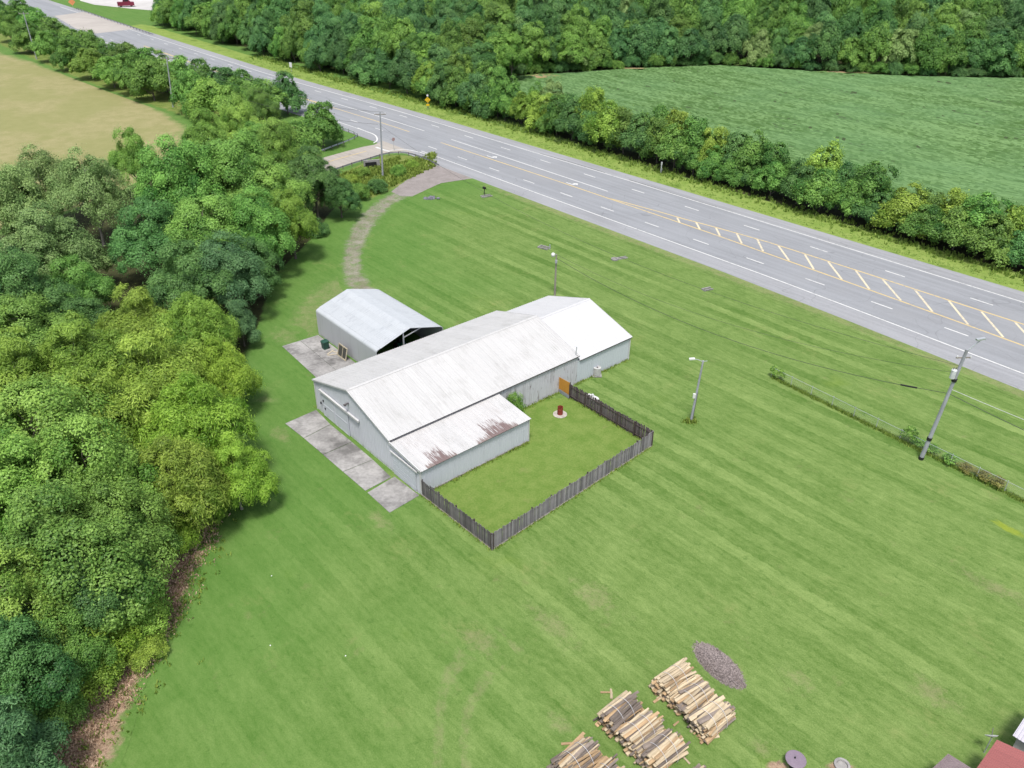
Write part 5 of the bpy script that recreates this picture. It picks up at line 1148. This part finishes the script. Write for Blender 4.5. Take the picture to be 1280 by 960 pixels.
# shrub against the barn wall, saplings along the chain-link fence
p = BP(14.6, BW+.95); tree('s1', p, 1.1, 3.0, 'bright', 'leafy shrub growing against the barn wall beside lean-to', 'shrub', 'shrub')
for (x, y), R, H, lab in (((965.5, 471), .55, 1.5, 'small green sapling at end of chain-link fence, left of pair'), ((974, 475), .6, 1.4, 'small green sapling at end of chain-link fence, right of pair'), ((1134, 553), .85, 2.0, 'sapling with round crown left of leaning utility pole')):
    p = W(x, y); tree('q0', p, R, H, 'bright' if x < 1000 else 'mid', lab, 'sapling', 'sapling')
for k, (x, y) in enumerate(((1150, 556), (1164, 563), (1186, 578), (1206, 588), (1228, 598), (1244, 606))):
    p = W(x, y); tree('q%d' % (k % 2), p, .9, .55+.2*(k % 3), 'vine' if k > 2 else 'mid', '%s clump of brownish vines along chain-link fence, counted from the leaning pole' % ordw(k+1), 'vine', 'vine_clump', 'vines on the chain-link fence')
# hedgerow between tan field and highway
HA = [(8, 40), (32, 52), (58, 62), (84, 72), (110, 82), (136, 92), (160, 99), (186, 107), (236, 122), (262, 130), (290, 138)]
HB = [(2, 14), (24, 12), (45, 26), (66, 38), (88, 50), (112, 58), (136, 68), (158, 75), (180, 82), (204, 90), (226, 94), (252, 100), (278, 104), (304, 112), (330, 120)]
rr = random.Random(5)
for k, (x, y) in enumerate(sorted(HA)): p = W(x+2, y-7, 5); tree('h%d' % rr.randrange(5), p, rr.uniform(4.4, 5.6), rr.uniform(8, 10.5), rr.choice(['hedge', 'mid', 'hedge', 'bright']), '%s tree from left along the tan field side of hedgerow' % ordw(k+1), name='hedge_tree', group='hedgerow by the tan field')
for k, (x, y) in enumerate(sorted(HB)): p = W(x, y, 5); tree('h%d' % rr.randrange(5), p, rr.uniform(4.6, 6.0), rr.uniform(8, 10), rr.choice(['hedge', 'dark', 'mid', 'hedge']), '%s tree from left along the highway side of hedgerow by tan field' % ordw(k+1), name='hedge_tree', group='hedgerow by the tan field')
# hedge between the far verge and the bean field
L_ = []
s = -176
while s < 12:
    u = rr.random(); L_.append((s, 27.4+rr.uniform(-.8, 1.0), 0)); L_.append((s+2, 30.6+rr.uniform(-1, 1.2), 1)); s += rr.uniform(3.9, 5.4)
cnt = [0, 0]
for s, off, row in L_:
    p = RP(s, off); cnt[row] += 1; big_ = rr.random()
    H = (5.5+4.2*big_) if row == 0 else (6.5+4.5*big_)
    H *= 1.05 if s < -95 else .78 if s > -55 else .9
    tree('h%d' % rr.randrange(5), p, 3.0+1.7*big_, H, rr.choice(['hedge', 'hedge', 'dark', 'hedge', 'olive']), '%s tree from the left in %s row of the bean-field hedge' % (ordw(cnt[row]), ('roadside', 'field-side')[row]), name='hedge_tree', group='hedge before the bean field')
p = W(690, 118, 7); tree('f1', p, 3.6, 10.5, 'pale', 'pale grey-green tree rising above left end of bean-field hedge', name='tree')
# wood across the highway on the left, and wood behind the bean field
pts = []
for i, off in enumerate([28.5, 33, 38, 44, 52, 61, 70, 80, 91, 103, 116, 130, 145]):
    s = -372.0+(i % 2)*4
    while s < -140:
        p = RP(s+rr.uniform(-2, 2), off+rr.uniform(-2, 2))
        lim = -176 if off > 34 else -150
        if s < lim and not (off < 70 and s < -300 and off < 24): pts.append((p, i))
        s += 8.2
rank = {}
vis = []
for p, i in pts:
    H = (7.5+rr.uniform(0, 5)) if i < 2 else (10.5+rr.uniform(0, 8)); top = PX((p.x, p.y, H)); 
    if -40 < top[0] < 760 and -25 < top[1]: vis.append((p, i, H, top[0]))
    elif -40 < top[0] < 760 and PX((p.x, p.y, H*.3))[1] > 3: vis.append((p, i, H, top[0]))
lot = lambda p: 95 < PX(p)[0] < 232 and PX(p)[1] < 27
vis = [v_ for v_ in vis if not lot(v_[0])]
vis.sort(key=lambda q: q[3]); cn = {}
for p, i, H, x in vis:
    cn[i] = cn.get(i, 0)+1; kind = rr.choice(['far', 'far', 'mid', 'dark', 'hedge', 'bright' if rr.random() < .4 else 'far'])
    lab = '%s tree from left in the %s row of woods across the highway' % (ordw(cn[i]), 'front roadside' if i == 0 else ordw(i+1))
    tree('f%d' % rr.randrange(5) if i > 1 else 'h%d' % rr.randrange(5), p, rr.uniform(4.3, 6.4) if i > 1 else rr.uniform(3.6, 5.0), H, kind, lab, name='wood_tree', group='woods across the highway' if i < 2 else 'inner trees of the woods across the highway')
EDGE = [(630, 97), (665, 94), (720, 91), (760, 88), (830, 84), (900, 82), (960, 86), (1040, 91), (1120, 95), (1200, 97), (1300, 98), (1380, 99)]
EW = [W(*q) for q in EDGE]
def edge_y(x):
    for a, b in zip(EW, EW[1:]):
        if a.x <= x <= b.x: return a.y+(b.y-a.y)*(x-a.x)/(b.x-a.x)
    return EW[0].y if x < EW[0].x else EW[-1].y
for i, dy in enumerate((4.5, 12, 21, 31, 42, 54)):
    x = EW[0].x-2+(i % 2)*4; k = 0
    while x < EW[-1].x+ i*4:
        yy = edge_y(x)+dy+rr.uniform(-2, 2); H = (11.0, 14.0, 17.0, 19.5, 21, 22)[i]+rr.uniform(-2.2, 3.0); k += 1
        lab = '%s tree from left in the %s row of wood behind bean field' % (ordw(k), 'front' if i == 0 else ordw(i+1))
        tree(('h%d' if i == 0 else 'f%d') % rr.randrange(5), (x, yy), rr.uniform(4.6, 6.0) if i == 0 else rr.uniform(4.6, 6.4), H, rr.choice(['far', 'far', 'dark', 'mid', 'hedge', 'pale' if rr.random() < .35 else 'far']), lab, name='wood_tree', group='front trees behind the bean field' if i == 0 else 'back trees behind the bean field')
        x += rr.uniform(6.2, 8.6) if i == 0 else rr.uniform(7.5, 10)
x = EW[0].x; k = 0
while x < EW[-1].x:
    k += 1; tree('s%d' % (k % 2), (x, edge_y(x)+1.6+rr.uniform(-.6, .8)), rr.uniform(2.2, 3.4), rr.uniform(2.2, 4.5), rr.choice(['far', 'hedge', 'dark', 'mid']), '%s low bush from left at foot of the wood behind bean field' % ordw(k), 'bush', 'bush', 'bushes at the far field edge'); x += rr.uniform(3.6, 5.4)
# ------------------------------------------------------------------ bean field: rows of crop as real relief
gx = np.random.default_rng(9)
def vnoise(x, y, seed):
    def h(ix, iy): 
        n = (ix*374761393+iy*668265263+seed*1274126177) & 0x7fffffff; n = ((n ^ (n >> 13))*1274126177) & 0x7fffffff; return ((n ^ (n >> 16)) & 0xffff)/65535.0
    ix, iy = np.floor(x).astype(np.int64), np.floor(y).astype(np.int64); fx, fy = x-ix, y-iy; fx = fx*fx*(3-2*fx); fy = fy*fy*(3-2*fy)
    return (h(ix, iy)*(1-fx)+h(ix+1, iy)*fx)*(1-fy)+(h(ix, iy+1)*(1-fx)+h(ix+1, iy+1)*fx)*fy
ds, do = .8, .30; sv = np.arange(-184, 34, ds); ov = np.arange(33.5, 190, do); Sg, Og = np.meshgrid(sv, ov, indexing='ij')
wob = .5*vnoise(Sg*.02, Og*.02, 3)*6
ph = (Og+wob)/.76*2*math.pi
row = .5+.5*np.cos(ph); gap = vnoise(Sg*.10, Og*.55, 5)*.6+vnoise(Sg*.3, Og*1.3, 8)*.4
Z = .12+.26*row+.22*vnoise(Sg*.9, Og*1.9, 1)+.16*gx.random(Sg.shape); Z *= np.clip((gap-.20)*5, .25, 1)
X = RT.x*Sg+RN.x*(RD+Og); Y = RT.y*Sg+RN.y*(RD+Og)
ey_ = np.interp(X, [v_.x for v_ in EW], [v_.y for v_ in EW]); ns, no = Sg.shape
keep = (Y < ey_+1.5) & (X < 175) & (X > EW[0].x-1)
Z = np.where(Y > ey_-2.5, Z*np.clip((ey_+1.5-Y)/4, .05, 1), Z)
I = np.arange(ns*no).reshape(ns, no); fk = keep[:-1, :-1] & keep[1:, :-1] & keep[1:, 1:] & keep[:-1, 1:]
F = np.stack([I[:-1, :-1], I[1:, :-1], I[1:, 1:], I[:-1, 1:]], -1)[fk]
tone = (.55*gap[:-1, :-1]+.25*row[:-1, :-1]+.35*gx.random((ns-1, no-1)))[fk]
m, T, out = newmat('bean_leaf'); tn = T('Attribute', attribute_name='tone').outputs['Fac']; P_ = T('NewGeometry').outputs['Position']
c_ = T.mix(T.ramp(tn, .28, .80), (.060, .130, .030), (.165, .285, .105)); c_ = T.mix(T.math('MULTIPLY', T.ramp(T.noise(P_, .03, 3), .35, .7), .45), c_, (.125, .245, .100))
c_ = T.mix(T.ramp(tn, .16, .24, 1, 0), c_, (.05, .075, .03)); finish(T, out, c_, .8, spec=.2)
used = np.unique(F); remap = np.full(ns*no, -1); remap[used] = np.arange(len(used)); V = np.stack([X, Y, Z], -1).reshape(-1, 3)[used]
bf = put('bean_crop', np_mesh('bean_crop', V, remap[F], m, tone)); tag(bf, 'green bean crop in rows filling the field beyond the hedge', 'crop', kind='stuff')
S(MB().add([(v_[0], v_[1], .05) for v_ in [RP(-186, 31), RP(36, 31), RP(36, 192), Vector((EW[-1].x, EW[-1].y, 0)), Vector((EW[6].x, EW[6].y, 0)), Vector((EW[0].x-2, EW[0].y, 0))]], [(0, 1, 2, 3, 4, 5)]).build('bean_field', M['field_soil']))
for (x, y, rx, ry, sd_) in ((1065, 92, 10, 2.0, 41), (945, 83, 7, 1.4, 42), (680, 97, 6, 4, 43), (790, 87, 8, 1.0, 44)): S(patch('bare_patch', blob(x, y, rx, ry, seed=sd_), M['bare_ground'], .42, .7))

# ------------------------------------------------------------------ blades: long grass on verges, weeds, fence feet
def tufts(name, label, spots, h, w, mat, per=7, cat='grass'):
    g = np.random.default_rng(len(spots)); p = np.repeat(np.array(spots), per, axis=0); n = len(p); a = g.uniform(0, 6.283, n); hh = h*g.uniform(.5, 1.25, n); ww = w*g.uniform(.6, 1.3, n); ln = g.uniform(.15, .7, n)*hh
    p = p+np.stack([g.normal(0, .12, n), g.normal(0, .12, n), np.zeros(n)], -1); dx, dy = np.cos(a), np.sin(a); b = g.uniform(0, 6.283, n)
    v = np.stack([np.stack([p[:, 0]-dx*ww, p[:, 1]-dy*ww, np.zeros(n)], -1), np.stack([p[:, 0]+dx*ww, p[:, 1]+dy*ww, np.zeros(n)], -1), np.stack([p[:, 0]+dx*ww*.5+np.cos(b)*ln, p[:, 1]+dy*ww*.5+np.sin(b)*ln, hh], -1), np.stack([p[:, 0]-dx*ww*.5+np.cos(b)*ln, p[:, 1]-dy*ww*.5+np.sin(b)*ln, hh], -1)], 1).reshape(-1, 3)
    return tag(put(name, np_mesh(name, v, np.arange(n*4).reshape(-1, 4), mat, np.clip(g.normal(.5, .25, n), 0, 1))), label, cat, kind='stuff')
LEAF['grass'] = mat_leaf('leaf_grass', (.16, .27, .05), (.32, .42, .11), .01, .05, .25); LEAF['weed'] = mat_leaf('leaf_weed', (.10, .18, .025), (.28, .36, .08), .01, .05, .25); LEAF['brown'] = mat_leaf('leaf_brown', (.28, .18, .125), (.62, .46, .33), .01, .05, .1)
rr = random.Random(77)
sp = [tuple(RP(s, interp(FP, s)+.5+abs(rr.gauss(0, 1))*2.4)) for s in (rr.uniform(-260, 20) for _ in range(2600))]
tufts('verge_grass', 'long pale grass on the far verge of highway', sp, .16, .05, LEAF['grass'])
sp = [tuple(RP(s, 24.2+rr.gauss(0, 1.2))) for s in (rr.uniform(-260, 20) for _ in range(2200))]
tufts('hedge_weeds', 'tall green weeds at the foot of roadside hedge', sp, .5, .11, LEAF['weed'], 6, 'weeds')
sp = []
while len(sp) < 1500:
    x, y = rr.uniform(425, 545), rr.uniform(192, 248)
    if y > 219-(x-425)*.30+ (0 if x < 500 else 8) and y < 250-(x-455)*.46: sp.append(tuple(W(x, y)))
tufts('corner_weeds', 'rank weeds filling the corner between side road and driveway', sp, .5, .12, LEAF['weed'], 6, 'weeds')
sp = [tuple(ca+dd*rr.uniform(0, Ln)+Vector((rr.gauss(0, .10), rr.gauss(0, .10), 0))) for _ in range(1500)]
tufts('fence_weeds', 'dark uncut grass along foot of chain-link fence', sp, .24, .035, LEAF['weed'], 6)
sp = []
for a_, b_ in ((fA, fB), (fB, fC), (fC, fD), (BP(0, ly+.15), BP(lx1, ly+.15)), (BP(lx1+.2, BW+.12), BP(L1+L2, BW+.12)), (BP(-.1, -.15), BP(L1+L2, -.15))):
    for _ in range(int((b_-a_).length*14)): sp.append(tuple(a_.lerp(b_, rr.random())+Vector((rr.gauss(0, .09), rr.gauss(0, .09), -a_.z))))
tufts('wall_foot_grass', 'untrimmed grass along board fence and barn walls', sp, .22, .035, LEAF['weed'], 4)
sp = [tuple(W(x, y)) for x, y in ((863.5+rr.gauss(0, 4), 527+rr.gauss(0, 1.5)) for _ in range(90))]
tufts('pole_foot_grass', 'dark grass tuft round the yard-light pole foot', sp, .3, .05, LEAF['weed'], 4)
sp = []
for i in range(3400):
    t_ = rr.random(); k_ = t_*8; L8 = [(75, 975), (95, 940), (125, 885), (150, 850), (178, 800), (198, 765), (212, 730), (232, 690), (252, 648)]; a_ = L8[int(k_)]; b_ = L8[min(8, int(k_)+1)]; f_ = k_-int(k_)
    sp.append(tuple(W(a_[0]+(b_[0]-a_[0])*f_+rr.gauss(0, 13), a_[1]+(b_[1]-a_[1])*f_+rr.gauss(0, 10))))
spw = [(p_[0]+rr.gauss(.8, .9), p_[1]+rr.gauss(0, .9), 0) for p_ in sp[::11]]
tufts('edge_weeds', 'low green weeds fringing the brown leaf litter', spw, .26, .06, LEAF['weed'], 6, 'weeds')
tufts('brush_debris', 'brown dead leaves and twigs along the grove edge', sp, .16, .07, LEAF['brown'], 5, 'debris')
